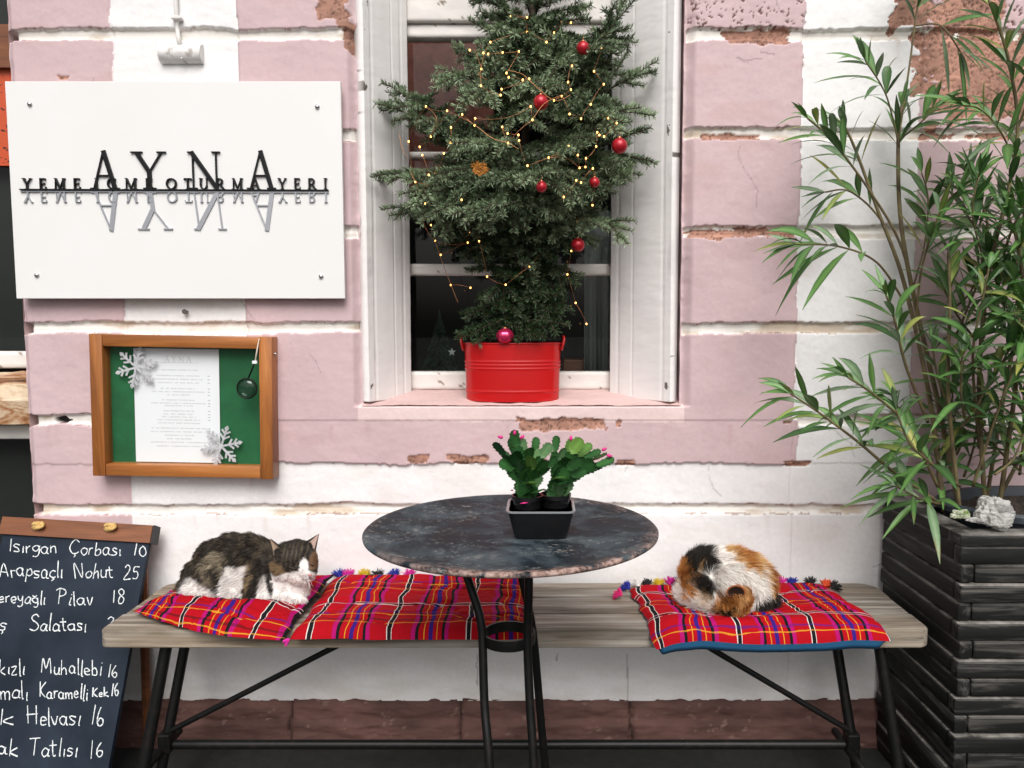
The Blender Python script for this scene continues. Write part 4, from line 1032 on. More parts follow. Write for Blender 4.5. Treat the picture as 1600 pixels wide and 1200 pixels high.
c = at(1551, 800, -.365); rock(c, .040, (1, .8, .95), 2.0, 'large pale rough rock on the rim inside the dark planter', M['stone'])
c = at(1500, 803, -.36); rock(c, .014, (1.6, 1, .7), 5.0, 'small flat mossy rock on the planter edge left of the bigger rock', simple('mossy_rock', (.40, .42, .32), .9, 0, (.12, .17, .05), 60, .45, .6))
c = at(1522, 812, -.375); rock(c, .010, (1.5, 1, .5), 8.0, 'thin white pebble wedged between the two rocks in the planter', M['stone'])
# ------------------------------------------------------------ tartan cushions
def tartan(name, off=(0, 0), flip=False):
    m, t, b_ = newmat(name)
    uv = N(t, 'ShaderNodeUVMap', uv_map='uv'); sp = N(t, 'ShaderNodeSeparateXYZ'); t.links.new(uv.outputs[0], sp.inputs[0])
    PER = .168
    red, mag, blk, yel, blu, wht, grn = (.36, .004, .010), (.36, .006, .12), (.010, .009, .010), (.56, .25, .02), (.035, .012, .16), (.62, .56, .52), (.02, .045, .03)
    def sett(out, o, big):
        a = N(t, 'ShaderNodeMath', operation='MULTIPLY_ADD'); t.links.new(out, a.inputs[0]); a.inputs[1].default_value = 1/PER; a.inputs[2].default_value = o+10
        f = N(t, 'ShaderNodeMath', operation='FRACT'); t.links.new(a.outputs[0], f.inputs[0])
        st = [(0, red), (.115, mag), (.165, blk), (.205, red), (.267, yel), (.278, red), (.33, blu), (.385, red), (.437, yel), (.448, red), (.51, blk), (.55, mag), (.60, red), (.812, wht), (.822, blk), (.868, wht), (.878, red)] if big else \
             [(0, red), (.16, red), (.207, yel), (.218, red), (.265, blk), (.29, red), (.382, yel), (.393, red), (.43, blu), (.455, red), (.705, mag), (.715, wht), (.73, blk), (.77, wht), (.785, mag), (.795, red)]
        mk = [(p, 0 if c == red else (.6 if c in (blk, blu) else (.4 if c == mag else .85))) for p, c in st]
        return ramp(t, f.outputs[0], st, 'CONSTANT'), ramp(t, f.outputs[0], mk, 'CONSTANT')
    c1, k1 = sett(sp.outputs[0], off[0], True); c2, k2 = sett(sp.outputs[1], off[1], False)
    c = mixc(t, k2, c1, c2)
    # where warp stripes are strong let them show through
    wv = N(t, 'ShaderNodeMath', operation='MULTIPLY'); t.links.new(k1, wv.inputs[0]); wv.inputs[1].default_value = .55
    c = mixc(t, wv.outputs[0], c, c1)
    n1 = noise_node(t, coords(t, (1, 1, 1), 'Object'), 500, 2)
    c = mixc(t, .5, c, ramp(t, n1, [(.3, .7), (.7, 1.15)]), 'MULTIPLY')
    t.links.new(c, b_.inputs['Base Color']); b_.inputs['Roughness'].default_value = .85; b_.inputs['Specular IOR Level'].default_value = .08
    bump(t, b_, n1, .25, .0006); return m
def cushion(name_lbl, c_bl, c_br, c_fr, c_fl, h, mat, seed, puff=.5, tip=(0, 0, 0, 0), sag=None, under=None, grp='tartan seat cushions on the bench', sizes=(.42, .36), press=(), belly=0, bulge=0):
    """corners back-left, back-right, front-right, front-left as 3-D points on the seat"""
    o = thing('seat_cushion', name_lbl, 'cushion', (c_bl+c_br+c_fr+c_fl)/4, grp)
    n = 90; u, v = np.meshgrid(np.linspace(0, 1, n), np.linspace(0, 1, n))
    BL, BR, FR, FL = [np.array(c) for c in (c_bl, c_br, c_fr, c_fl)]
    base = BL*((1-u)*(1-v))[..., None]+BR*(u*(1-v))[..., None]+FR*(u*v)[..., None]+FL*((1-u)*v)[..., None]
    eu, ev = np.minimum(u, 1-u), np.minimum(v, 1-v)
    prof = ((1-(1-np.clip(eu/puff, 0, 1))**2.6)*(1-(1-np.clip(ev/puff, 0, 1))**2.6))**.62
    cr = np.abs(fbm(u*4+.15*np.sin(v*9), v*7, seed, 3, seed+2)-.5)
    wr = (fbm(u*5, v*5, seed, 3, seed)-.5)*.35+(fbm(u*14, v*14, seed, 2, seed+1)-.5)*.16-.22*sstep(.06, .0, cr)
    top = h*prof*(1+wr)
    for (pu, pv, pr, pd) in press: top -= pd*np.exp(-((u-pu)**2+(v-pv)**2)/pr**2)
    # seam waviness
    base = base.copy(); base[..., 1] -= bulge*np.sin(np.pi*np.clip(u, 0, 1))**.7*v**2; k = (1-prof)[..., None]
    base[..., 0] += (fbm(v*7, u*7, seed, 2, seed+3)-.5)*.014; base[..., 1] += (fbm(v*6, u*8, seed+1, 2, seed+4)-.5)*.012
    zoff = np.zeros_like(u)
    if sag: zoff = sag(u, v)
    T = base.copy(); T[..., 2] += np.maximum(top, .002*(prof > .001))+zoff
    Bm = base.copy(); Bm[..., 2] += zoff-np.minimum(h*.22, .006)*prof*.6+.0005
    if belly: Bm[..., 2] -= belly*sstep(0, .022, 1-v)*sstep(.80, .95, v)*sstep(0, .05, eu)
    i = np.arange(n*n).reshape(n, n); q = np.stack([i[:-1, :-1], i[1:, :-1], i[1:, 1:], i[:-1, 1:]], -1).reshape(-1, 4)
    uv = np.stack([u*sizes[0], (1-v)*sizes[1]], -1).reshape(-1, 2)
    uv = uv+np.stack([(fbm(u*6, v*6, 2, 3, seed+8)-.5)*.006, (fbm(u*6, v*6, 5, 3, seed+9)-.5)*.008], -1).reshape(-1, 2)
    np_mesh('cover', T.reshape(-1, 3), q, mat, None, o, True, uv)
    np_mesh('underside', Bm.reshape(-1, 3), q[:, ::-1], under or mat, None, o, True, uv)
    return o, T
tcols = {'blue': (.02, .03, .30), 'magenta': (.62, .02, .30), 'yellow': (.60, .42, .02), 'black': (.012, .012, .014), 'white': (.75, .73, .7), 'orange': (.75, .10, .03), 'green': (.03, .12, .05), 'pink': (.72, .02, .18)}
for k, c in tcols.items(): M['yarn_'+k] = simple(k+'_yarn', c, .9)
def tassel(parent, p, d, colr, L=.030, nst=70, seed=0):
    b = MB(); r = random.Random(seed); d = Vector(d).normalized()
    b.ball(p+d*.003, .0045, 10)
    for i in range(nst):
        s = Vector((r.gauss(0, 1), r.gauss(0, 1), r.gauss(0, 1))).normalized(); dd = (d*1.0+s*.75).normalized(); l = L*r.uniform(.65, 1.05)
        m_ = p+dd*l*.55; e = p+dd*l+Vector((0, 0, -.004)); b.tube([p, m_, e], [.0012, .0011, .0007], 4, False)
    b.build('tassel', M['yarn_'+colr], parent, True)
ZS_ = ZB+.002
# first cushion, puffy, turned
T1 = tartan('tartan_cloth', (.06, .18))
cA, TA = cushion('puffy red tartan cushion with the tabby and white cat on it', atz(277, 922, ZS_)+Vector((0, 0, .004)), atz(522, 915, ZS_)+Vector((0, 0, .030)), atz(440, 1001, ZS_), atz(212, 962, ZS_)+Vector((0, 0, .012)),
   .044, T1, 3, .5, sizes=(.36, .26), press=((.5, .38, .34, .023),), bulge=.035)
T2 = tartan('tartan_cloth_flat', (.62, .05))
cB, TB = cushion('flat red tartan cushion in the middle of the bench under the table', atz(522, 906, ZS_), atz(829, 908, ZS_), atz(826, 999, ZS_), atz(455, 999, ZS_),
   .026, T2, 5, .12, sizes=(.50, .30))
T3 = tartan('tartan_cloth_blue_backed', (.74, .32))
def sag3(u, v):
    f = np.clip((v-.84)/.16, 0, 1); s = -.024*f**1.6
    s = s-.016*np.clip((.20-u)/.20, 0, 1)**1.4*np.clip((v-.72)/.28, 0, 1)**1.3
    return s+.004*np.sin(u*9)*f
fl, fr = at(1022, 1010, YB0-.036), at(1392, 1008, YB0-.034); fl.z = fr.z = ZS_+.008
cC, TC3 = cushion('red tartan cushion with a blue underside where the calico cat sleeps', atz(983, 921, ZS_), atz(1292, 918, ZS_), fr, fl, .022, T3, 9, .13, sag=sag3, under=M['blue_cloth'], sizes=(.52, .33), press=((.45, .45, .28, .017),), belly=.026)
for px, c in ((531, 'blue'), (544, 'magenta'), (570, 'yellow'), (592, 'black'), (617, 'blue'), (640, 'magenta')):
    p = atz(px, 903, ZS_+.012); tassel(cB, p, (random.uniform(-.3, .3), .6, .65), c, .030, 110, px)
p = atz(452, 999, ZS_+.004); tassel(cB, p, (-.8, -.3, -.4), 'magenta', .014, 30, 2)
for px, py, c, dx in ((972, 930, 'pink', -1), (984, 920, 'blue', -.6), (998, 917, 'white', -.2), (1012, 917, 'black', 0), (1030, 916, 'yellow', 0), (1046, 914, 'magenta', .1), (1062, 913, 'blue', 0), (1222, 914, 'magenta', 0), (1238, 914, 'blue', .2), (1268, 914, 'black', 0), (1288, 916, 'orange', .5), (1300, 919, 'black', .9)):
    p = atz(px, py, ZS_+.010); tassel(cC, p, (dx, .5, .45), c, .027, 100, px)

# ------------------------------------------------------------ cats
def fuse(name, parts, vox=.0032, smooth=5):
    bm = bmesh.new()
    for (c, r, rot) in parts:
        mt = Matrix.Translation(c) @ rot.to_4x4() @ Matrix.Diagonal((r[0], r[1], r[2], 1))
        bmesh.ops.create_icosphere(bm, subdivisions=4, radius=1, matrix=mt)
    me = bpy.data.meshes.new(name); bm.to_mesh(me); bm.free()
    o = bpy.data.objects.new(name, me); col.objects.link(o)
    md = o.modifiers.new('r', 'REMESH'); md.mode = 'VOXEL'; md.voxel_size = vox
    sm = o.modifiers.new('s', 'SMOOTH'); sm.iterations = smooth; sm.factor = .5
    dg = bpy.context.evaluated_depsgraph_get(); dg.update()
    me2 = bpy.data.meshes.new_from_object(o.evaluated_get(dg)); bpy.data.objects.remove(o)
    me2.name = name; return me2
I3 = Matrix.Identity(3)
def roty(a): return Matrix.Rotation(R(a), 3, 'Y')
def cat_build(parent, me, colour, flow, length, nstr, width=.0007, seed=1):
    n = len(me.vertices); V = np.empty(n*3, np.float32); me.vertices.foreach_get('co', V); V = V.reshape(-1, 3).astype(float)
    Nn = np.empty(n*3, np.float32); me.vertices.foreach_get('normal', Nn); Nn = Nn.reshape(-1, 3).astype(float)
    C = colour(V)
    me.materials.clear(); me.materials.append(M['fur'])
    ca = me.color_attributes.new('col', 'FLOAT_COLOR', 'POINT'); a = np.ones((n, 4), np.float32); a[:, :3] = C*.95; ca.data.foreach_set('color', a.ravel())
    me.polygons.foreach_set('use_smooth', np.ones(len(me.polygons), bool))
    body = link('body', me, parent)
    me.calc_loop_triangles(); T = np.empty(len(me.loop_triangles)*3, np.int32); me.loop_triangles.foreach_get('vertices', T); T = T.reshape(-1, 3)
    r = np.random.default_rng(seed)
    A = np.linalg.norm(np.cross(V[T[:, 1]]-V[T[:, 0]], V[T[:, 2]]-V[T[:, 0]]), axis=1); A /= A.sum()
    ti = r.choice(len(T), nstr, p=A); bc = r.dirichlet((1, 1, 1), nstr)
    P = (V[T[ti]]*bc[..., None]).sum(1); Nr = (Nn[T[ti]]*bc[..., None]).sum(1); Nr /= np.linalg.norm(Nr, axis=1)[:, None]
    Cb = colour(P); lum = Cb.mean(1); Cs = np.clip(Cb*(1+(.62*r.random(nstr)-.30)*(1-.75*lum))[:, None], 0, .92)
    fl = flow(P); fl = fl-Nr*(fl*Nr).sum(1)[:, None]; fl /= (np.linalg.norm(fl, axis=1)[:, None]+1e-6)
    clump = np.stack([fbm(P[:, 0]*70, P[:, 1]*70, P[:, 2]*70, 2, s)-.5 for s in (1, 2, 3)], -1)
    d = fl+Nr*.46+clump*1.7+r.normal(0, .16, (nstr, 3)); d /= np.linalg.norm(d, axis=1)[:, None]
    Ln = length(P)*r.uniform(.6, 1.15, nstr)
    side = np.cross(d, r.normal(0, 1, (nstr, 3))); side /= np.linalg.norm(side, axis=1)[:, None]
    W = width*r.uniform(.7, 1.2, nstr)
    vs = []; 
    for k, (f, wf) in enumerate(((0, 1), (.5, .8), (1, .12))):
        c = P+d*(Ln*f)[:, None]+Nr*(Ln*(f*.10-.12*f*f))[:, None]+fl*(Ln*.25*f*f)[:, None]-Nr*.0006
        vs += [c-side*(W*wf)[:, None], c+side*(W*wf)[:, None]]
    VV = np.stack(vs, 1).reshape(-1, 3); b6 = np.arange(nstr)[:, None]*6
    Fq = np.concatenate([b6+np.array([[0, 1, 3, 2]]), b6+np.array([[2, 3, 5, 4]])])
    tipc = np.clip(Cs*1.1, 0, .95); CC = np.stack([Cs*.9, Cs*.9, Cs, Cs, tipc, tipc], 1).reshape(-1, 3)
    np_mesh('fur', VV, Fq, M['fur'], CC, parent, True)
    return body
class CatFrame:
    """maps cat-picture coordinates (u right, v down, depth) to the cat's own place in the scene"""
    def __init__(s, u0, v0, Y, dv=0): s.dv = dv; s.o = at(u0, v0+dv, Y); s.u0, s.v0 = u0, v0; s.k = (at(u0+100, v0, Y)-s.o).x/100
    def p(s, u, v, dy=0): return at(u, v+s.dv, s.o.y+dy)
    def c(s, u, v, dy):                     # picture coordinates of a patch that lies dy in front of the middle plane
        q = s.p(u, v, dy); return s.u0+(q.x-s.o.x)/s.k, s.v0-(q.z-s.o.z)/s.k
    def inv(s, P): return s.u0+(P[:, 0]-s.o.x)/s.k, s.v0-(P[:, 2]-s.o.z)/s.k, P[:, 1]-s.o.y
    def blob(s, u, v, ru, rv, ry, dy=0, rot=0): return (s.p(u, v, dy), (ru*s.k, ry, rv*s.k), roty(rot))
def sel(u, v, cu, cv, ru, rv, rot=0, nz=0, soft=.15):
    a = R(rot); x, y = u-cu, v-cv; xx = (x*math.cos(a)+y*math.sin(a))/ru; yy_ = (-x*math.sin(a)+y*math.cos(a))/rv
    return sstep(1+soft, 1-soft, np.sqrt(xx*xx+yy_*yy_)+nz)
def lay(C, m, c): return C*(1-m[:, None])+np.array(c)*m[:, None]
# --- tabby and white cat, crouched, facing right
F1 = CatFrame(390, 900, -.175, -4)
def ear(F, tip, bl, br, dy_tip, dy_base, parent, outer, inner, thick=.004):
    """cupped ear: outer fur shell and inner skin"""
    a, b1, c = F.p(*tip, dy_tip), F.p(*bl, dy_base[0]), F.p(*br, dy_base[1]); n = 9; vs, cs = [], []
    mid = (b1+c)/2; nr = (b1-a).cross(c-a).normalized()
    if nr.y > 0: nr = -nr
    for i in range(n+1):
        f = i/n
        for j in range(n+1):
            g = j/n; e0 = b1.lerp(a, f); e1 = c.lerp(a, f); p = e0.lerp(e1, g)
            bulge = math.sin(math.pi*g)*(1-f)
            vs.append(p-nr*(.010*bulge)); cs.append(g)
    fs = [(i*(n+1)+j, i*(n+1)+j+1, (i+1)*(n+1)+j+1, (i+1)*(n+1)+j) for i in range(n) for j in range(n)]
    b = MB(); b.add(vs, fs, 0, [inner if .18 < g < .82 else outer for g in cs])
    b.add([v-nr*(-.0) + nr*(-.0025) for v in [Vector(x) for x in vs]], [tuple(reversed(f)) for f in fs], 0, [outer]*len(vs))
    return b.build('ear', M['fur'], parent, True)
cat1 = thing('cat', 'tabby and white cat crouching with closed eyes on the puffy left cushion', 'cat', F1.p(375, 946))
B = F1.blob
parts = [B(330, 906, 38, 38, .056), B(352, 884, 42, 40, .058, 0, 20), B(384, 878, 44, 38, .058), B(405, 886, 38, 40, .054, 0), B(375, 905, 58, 38, .060), B(366, 874, 40, 36, .055), B(340, 880, 34, 30, .050, 0, 30),
         B(424, 900, 26, 38, .046, -.008), B(440, 892, 24, 28, .036, -.016), B(318, 926, 34, 20, .040, -.026), B(350, 928, 30, 18, .035, -.040), B(338, 908, 32, 36, .034, -.036, -30),
         B(398, 918, 16, 30, .026, -.046, 12), B(395, 938, 22, 10, .020, -.052), B(432, 932, 36, 17, .038, -.040), B(452, 940, 24, 10, .024, -.050), B(438, 914, 26, 28, .036, -.030), B(460, 920, 22, 22, .030, -.030),
         # head
         B(461, 881, 32, 29, .043, -.036), B(462, 868, 29, 20, .036, -.034), B(445, 894, 19, 17, .026, -.052), B(478, 893, 17, 15, .024, -.058), B(484, 897, 11, 9, .017, -.068), B(470, 903, 22, 14, .026, -.050), B(486, 880, 10, 18, .020, -.048),
         # ears melted into the skull
         B(438, 866, 10, 9, .012, -.038, 30), B(484, 858, 8, 9, .010, -.026, -30),
         # tail curled along the flank
         B(296, 904, 12, 26, .016, .0, 18), B(286, 922, 9, 17, .012, -.012, 20), B(284, 935, 10, 8, .012, -.022), B(296, 942, 14, 6, .012, -.035)]
me1 = fuse('cat_body', parts, .0030, 5)
def S1(u, v, cu, cv, *r): return sel(u, v, *F1.c(cu, cv, -.045), *r)
def colour1(P):
    u, v, y = F1.inv(P); n = (fbm(u*.09, v*.09, y*60, 3, 5)-.5); n2 = fbm(u*.12, v*.10, y*60, 3, 7); nz = n*.55
    C = np.tile(np.array([.030, .024, .019]), (len(P), 1))
    C = lay(C, sstep(.52, .66, n2)*.9, (.085, .066, .045))                       # ticking of the coat
    C = lay(C, S1(u, v, 338, 884, 22, 18, -30, nz)*sstep(.44, .58, n2+.06), (.24, .195, .135))
    C = lay(C, S1(u, v, 345, 903, 20, 22, 30, nz)*sstep(.44, .58, n2), (.20, .165, .115))
    C = lay(C, S1(u, v, 388, 908, 9, 26, 10, nz)*sstep(.46, .56, n2), (.30, .22, .12))
    W = (.80, .76, .73)
    C = lay(C, S1(u, v, 316, 933, 34, 25, 28, nz*.6), W)
    C = lay(C, S1(u, v, 371, 912, 19, 45, 8, nz*.5)*(v > 876), W)
    C = lay(C, S1(u, v, 350, 944, 42, 12, 0, nz*.5), W)
    C = lay(C, S1(u, v, 447, 930, 46, 36, 0, nz*.4), W)
    C = lay(C, S1(u, v, 396, 922, 11, 38, 16, nz*.4), (.035, .028, .022))
    C = lay(C, S1(u, v, 392, 908, 7, 18, 16, nz*.6)*sstep(.47, .55, n2), (.28, .2, .11))
    # head
    hd = sstep(-.018, -.030, y)*sstep(413, 419, u)*(v < 922)
    C = lay(C, hd*S1(u, v, 458, 866, 34, 22, 0, nz*.3), (.026, .022, .018))
    C = lay(C, hd*S1(u, v, 462, 868, 26, 16, 0, nz*.3)*sstep(.25, .8, np.sin(u*.95+(fbm(v*.1, u*.05, 1, 2, 9)-.5)*5))*.8, (.10, .075, .05))
    C = lay(C, hd*S1(u, v, 440, 889, 15, 9, 15, nz*.9), (.17, .11, .06))
    C = lay(C, hd*S1(u, v, 452, 882, 18, 8, 20, nz*.7)*sstep(.45, .55, n2), (.15, .105, .065))
    C = lay(C, hd*S1(u, v, 466, 904, 36, 13, -8, nz*.3), W)
    C = lay(C, hd*S1(u, v, 482, 888, 7, 15, -10, nz*.3), W)
    C = lay(C, hd*S1(u, v, 488, 897, 10, 9, 0, nz*.3), W)
    C = lay(C, hd*S1(u, v, 494, 876, 6, 12, 0, nz*.4), (.16, .09, .05))
    C = lay(C, hd*S1(u, v, 463, 906, 9, 5, 0, nz*.6)*.30, (.55, .33, .25))
    C = lay(C, S1(u, v, 424, 905, 4.5, 24, -16, nz*.25)*sstep(.01, -.02, y), (.03, .024, .02))
    return C
def flow1(P):
    u, v, y = F1.inv(P); f = np.tile(np.array([-.8, .0, -.55]), (len(P), 1))
    h = (u > 417) & (v < 922); hc = np.array(F1.p(484, 893, -.08)); f[h] = (P[h]-hc); f[h] /= np.linalg.norm(f[h], axis=1)[:, None]
    c = (u > 394) & (v >= 915); f[c] = np.array([-.1, -.2, -.9]); return f
def len1(P):
    u, v, y = F1.inv(P); L = np.full(len(P), .0125); L[(u > 417) & (v < 920)] = .0080; L[(u > 459) & (v < 918)] = .0055; L[(v > 944)] = .007; return L
cat_build(cat1, me1, colour1, flow1, len1, 60000, .00055, 3)
ear(F1, (422, 846), (425, 886), (452, 870), -.045, (-.044, -.066), cat1, (.035, .028, .022), (.38, .28, .20))
ear(F1, (498, 838), (473, 853), (492, 868), -.030, (-.034, -.050), cat1, (.022, .018, .015), (.45, .31, .26))
from mathutils.bvhtree import BVHTree
def surf_of(me):
    bv = BVHTree.FromPolygons([v.co.copy() for v in me.vertices], [list(p.vertices) for p in me.polygons])
    def hit(u, v, out):
        d = ray(u, v+F1.dv).normalized(); h = bv.ray_cast(Vector((0, -CAM_D, CAM_H)), d)[0]
        return (h if h is not None else at(u, v+F1.dv, -.25))-d*out
    return hit
S = surf_of(me1)
b = MB(); c = S(484.5, 902.5, .0035); b.ball(c, .0042, 12, (1.2, .8, .75)); b.build('nose', M['skin_pink'], cat1, True)
b = MB(); b.tube([S(448, 887.5, .005), S(454, 891, .005), S(460, 892.5, .005), S(466, 891, .005), S(469, 889, .005)], [.0006, .0016, .0019, .0014, .0005], 6); b.build('closed_eye', M['black'], cat1, True)
b = MB(); b.tube([S(484.5, 885, .0045), S(488, 887.5, .0045), S(491.5, 886.5, .004)], [.0006, .0016, .0006], 6); b.build('closed_eye', M['black'], cat1, True)
b = MB(); b.tube([S(484, 905, .003), S(482, 909, .003), S(476, 910.5, .003), S(471, 909, .003)], [.0008, .0012, .0011, .0004], 6); b.build('mouth', simple('mouth_line', (.16, .07, .06), .6), cat1, True)
b = MB(); rw = random.Random(2)
for k in range(10):
    s = S(478+rw.uniform(-3, 3), 903+rw.uniform(-3, 3), .002); dv = Vector((rw.uniform(-.3, 1), -.6, rw.uniform(-.7, .3))).normalized()
    b.tube([s, s+dv*.018, s+dv*.034+Vector((0, 0, -.006))], [.0003, .00025, .0001], 4, False)
b.build('whiskers', simple('whisker', (.8, .78, .75), .5), cat1)

# --- calico cat curled asleep
F2 = CatFrame(1135, 912, -.185)
cat2 = thing('cat', 'fluffy calico cat curled up asleep with its face buried on the right cushion', 'cat', F2.p(1135, 965))
B = F2.blob
parts = [B(1134, 908, 64, 42, .085, 0), B(1110, 900, 42, 38, .080, .005, -20), B(1156, 900, 42, 36, .080, .005, 20), B(1135, 888, 46, 26, .065, .02), B(1094, 918, 28, 30, .060, -.030, 15), B(1082, 924, 18, 22, .045, -.030),
         B(1106, 936, 34, 16, .044, -.060, 12), B(1128, 940, 26, 15, .034, -.075, 5), B(1178, 912, 28, 32, .066, -.012), B(1192, 932, 20, 20, .044, -.030), B(1184, 940, 18, 14, .034, -.050), B(1140, 912, 34, 30, .052, -.050),
         # head tucked in, top of the skull to the street
         B(1151, 932, 23, 21, .042, -.092), B(1147, 944, 20, 14, .034, -.100), B(1156, 952, 13, 9, .020, -.102), B(1140, 922, 24, 20, .034, -.076), B(1166, 924, 16, 17, .030, -.070)]
me2 = fuse('cat_body', parts, .0032, 6)
def S2(u, v, cu, cv, *r): return sel(u, v, *F2.c(cu, cv, -.05), *r)
def S2h(u, v, cu, cv, *r): return sel(u, v, *F2.c(cu, cv, -.115), *r)
def colour2(P):
    u, v, y = F2.inv(P); n = fbm(u*.10, v*.10, y*50, 3, 15)-.5; nz = n*.6; n2 = fbm(u*.14, v*.14, y*60, 3, 17)
    W = (.82, .77, .72); OR = (.42, .17, .045); BK = (.022, .018, .015); TN_ = (.55, .32, .13); DK = (.26, .085, .022)
    C = np.tile(np.array(W), (len(P), 1))
    C = lay(C, S2(u, v, 1088, 882, 23, 36, 28, nz), BK)
    C = lay(C, S2(u, v, 1122, 860, 42, 10, -4, nz)*sstep(.36, .50, n2), BK)
    C = lay(C, S2(u, v, 1100, 908, 11, 16, -25, nz), BK)
    C = lay(C, S2(u, v, 1094, 893, 3, 3, 30, nz)*.5, TN_)
    C = lay(C, S2(u, v, 1158, 872, 34, 13, 22, nz), TN_)
    C = lay(C, S2(u, v, 1164, 877, 12, 8, 25, nz), OR); C = lay(C, S2(u, v, 1168, 868, 14, 6, 25, nz)*sstep(.45, .55, n2), DK)
    C = lay(C, S2(u, v, 1202, 898, 12, 24, -18, nz), TN_); C = lay(C, S2(u, v, 1204, 902, 7, 14, -18, nz), DK)
    C = lay(C, S2(u, v, 1196, 934, 21, 18, -20, nz*.7), BK)
    C = lay(C, S2(u, v, 1078, 918, 11, 23, -22, nz*.8), OR)
    C = lay(C, S2(u, v, 1098, 926, 9, 9, 0, nz)*.5, TN_)
    C = lay(C, S2(u, v, 1104, 946, 36, 11, 12, nz*.6), W)
    h = sstep(-.070, -.085, y)
    C = lay(C, h*S2h(u, v, 1152, 940, 26, 27, 0, nz*.5), OR)
    C = lay(C, h*S2h(u, v, 1160, 930, 12, 14, 0, nz)*.7, TN_)
    C = lay(C, h*S2h(u, v, 1158, 946, 12, 9, 0, nz), DK)
    C = lay(C, h*S2h(u, v, 1139, 954, 17, 6.5, -4, nz*.5), BK)
    C = lay(C, h*S2h(u, v, 1156, 962, 13, 5, 10, nz*.5), TN_)
    return C
def flow2(P):
    u, v, y = F2.inv(P); c = np.array(F2.p(1138, 905, 0)); d = P-c; f = np.stack([d[:, 2]*.9+d[:, 0]*.8, d[:, 1]*.8, -d[:, 0]*.9+d[:, 2]*.5-.03], -1)
    h = (y < -.085) & (u > 1145) & (u < 1196); f[h] = np.array([0, -.3, .6]); return f/(np.linalg.norm(f, axis=1)[:, None]+1e-6)
def len2(P):
    u, v, y = F2.inv(P); L = np.full(len(P), .026); L[(y < -.085) & (u > 1142) & (u < 1198)] = .008; L[(v > 960)] = .010; return L
cat_build(cat2, me2, colour2, flow2, len2, 65000, .0006, 5)
# the ear that points to the street: open cup
def cup(F, u, v, dy, r, parent, oc, ic):
    b = MB(); n = 16; vs, cs = [], []
    for k, (f, h) in enumerate(((.35, 0), (.75, .35), (1.0, .75), (1.05, 1.0))):
        for j in range(n):
            a = 2*math.pi*j/n; lift = (1+.75*max(0, math.sin(a)))*h
            vs.append(F.p(u+r*1.05*f*math.cos(a), v-r*.62*f*math.sin(a)-lift*3.5, dy-.004-.010*h)); cs.append(oc)
    vs2 = []
    for k, (f, h) in enumerate(((1.05, 1.0), (.90, .7), (.5, .25), (.05, .15))):
        for j in range(n):
            a = 2*math.pi*j/n; lift = (1+.75*max(0, math.sin(a)))*h
            vs2.append(F.p(u+r*1.05*f*math.cos(a)*.97, v-r*.62*f*math.sin(a)*.97-lift*3.5, dy-.006-.010*h)); 
    allv = vs+vs2; k = 8
    b.add(allv, [(i*n+j, i*n+(j+1) % n, (i+1)*n+(j+1) % n, (i+1)*n+j) for i in range(k-1) for j in range(n)], 0, [oc]*(4*n)+[oc]*n+[ic]*(3*n))
    return b.build('ear', M['fur'], parent, True)
cup(F2, 1150, 929, -.128, 13.5, cat2, (.34, .10, .035), (.02, .010, .007))
# ------------------------------------------------------------ table plants
ZR = ZT-.004
tp = atz(845, 838, ZR); tp.y = atz(845, 846, ZR).y+.055
tray = thing('plant_tray', 'glossy black rectangular plastic tray holding two potted christmas cacti on the table', 'tray', tp)
def rrect(hx, hy, r, n=5):
    o = []
    for (sx, sy, a) in ((-1, -1, 180), (1, -1, 270), (1, 1, 0), (-1, 1, 90)):
        for k in range(n+1):
            q_ = R(a+90*k/n); o.append((sx*(hx-r)+r*math.cos(q_), sy*(hy-r)+r*math.sin(q_)))
    return o
def loft(b, c, rings, m=None, rot=0):
    n = len(rings[0][0]); vs = []
    for pts, z in rings:
        for x, y in pts:
            vs.append((c[0]+x*math.cos(rot)-y*math.sin(rot), c[1]+x*math.sin(rot)+y*math.cos(rot), c[2]+z))
    k = len(rings)
    b.add(vs, [(i*n+j, i*n+(j+1) % n, (i+1)*n+(j+1) % n, (i+1)*n+j) for i in range(k-1) for j in range(n)]+[list(range(n))[::-1], [(k-1)*n+j for j in range(n)]], m)
b = MB(); loft(b, tp, [(rrect(.049, .042, .012), .001), (rrect(.051, .044, .012), .004), (rrect(.063, .056, .012), .056), (rrect(.061, .054, .011), .056), (rrect(.050, .043, .011), .006)]); b.build('tub', M['black_plastic'], tray, True, 40)
b = MB(); loft(b, tp, [(rrect(.0632, .0562, .012), .0535), (rrect(.0662, .0592, .014), .0545), (rrect(.0665, .0595, .014), .057), (rrect(.0635, .0565, .013), .058), (rrect(.0612, .0542, .012), .0572), (rrect(.0612, .0542, .012), .0535)]); b.build('rim', M['clear_rim'], tray, True, 40)
pots = []
for dx, dy, lab in ((-.026, -.004, 'round black plastic pot of the taller cactus, left in the black tray'), (.029, .008, 'round black plastic pot of the leaning cactus, right in the black tray')):
    c = Vector((tp.x+dx, tp.y+dy, tp.z+.0075)); b = MB(); h = .071
    b.lathe([(.0001, 0), (.022, 0), (.028, h-.008), (.0305, h-.008), (.031, h), (.0285, h), (.0275, h-.008), (.0001, h-.010)], c, 36)
    o = b.build('flower_pot', M['black_plastic'], None, True, 40); tag(o, lab, 'flower pot', 'small black pots in the tray')
    b = MB(); b.lathe([(.0275, h-.0085), (.015, h-.006), (.0001, h-.005)], c, 20); b.build('soil', M['soil'], o)
    pots.append(c+Vector((0, 0, h-.006)))
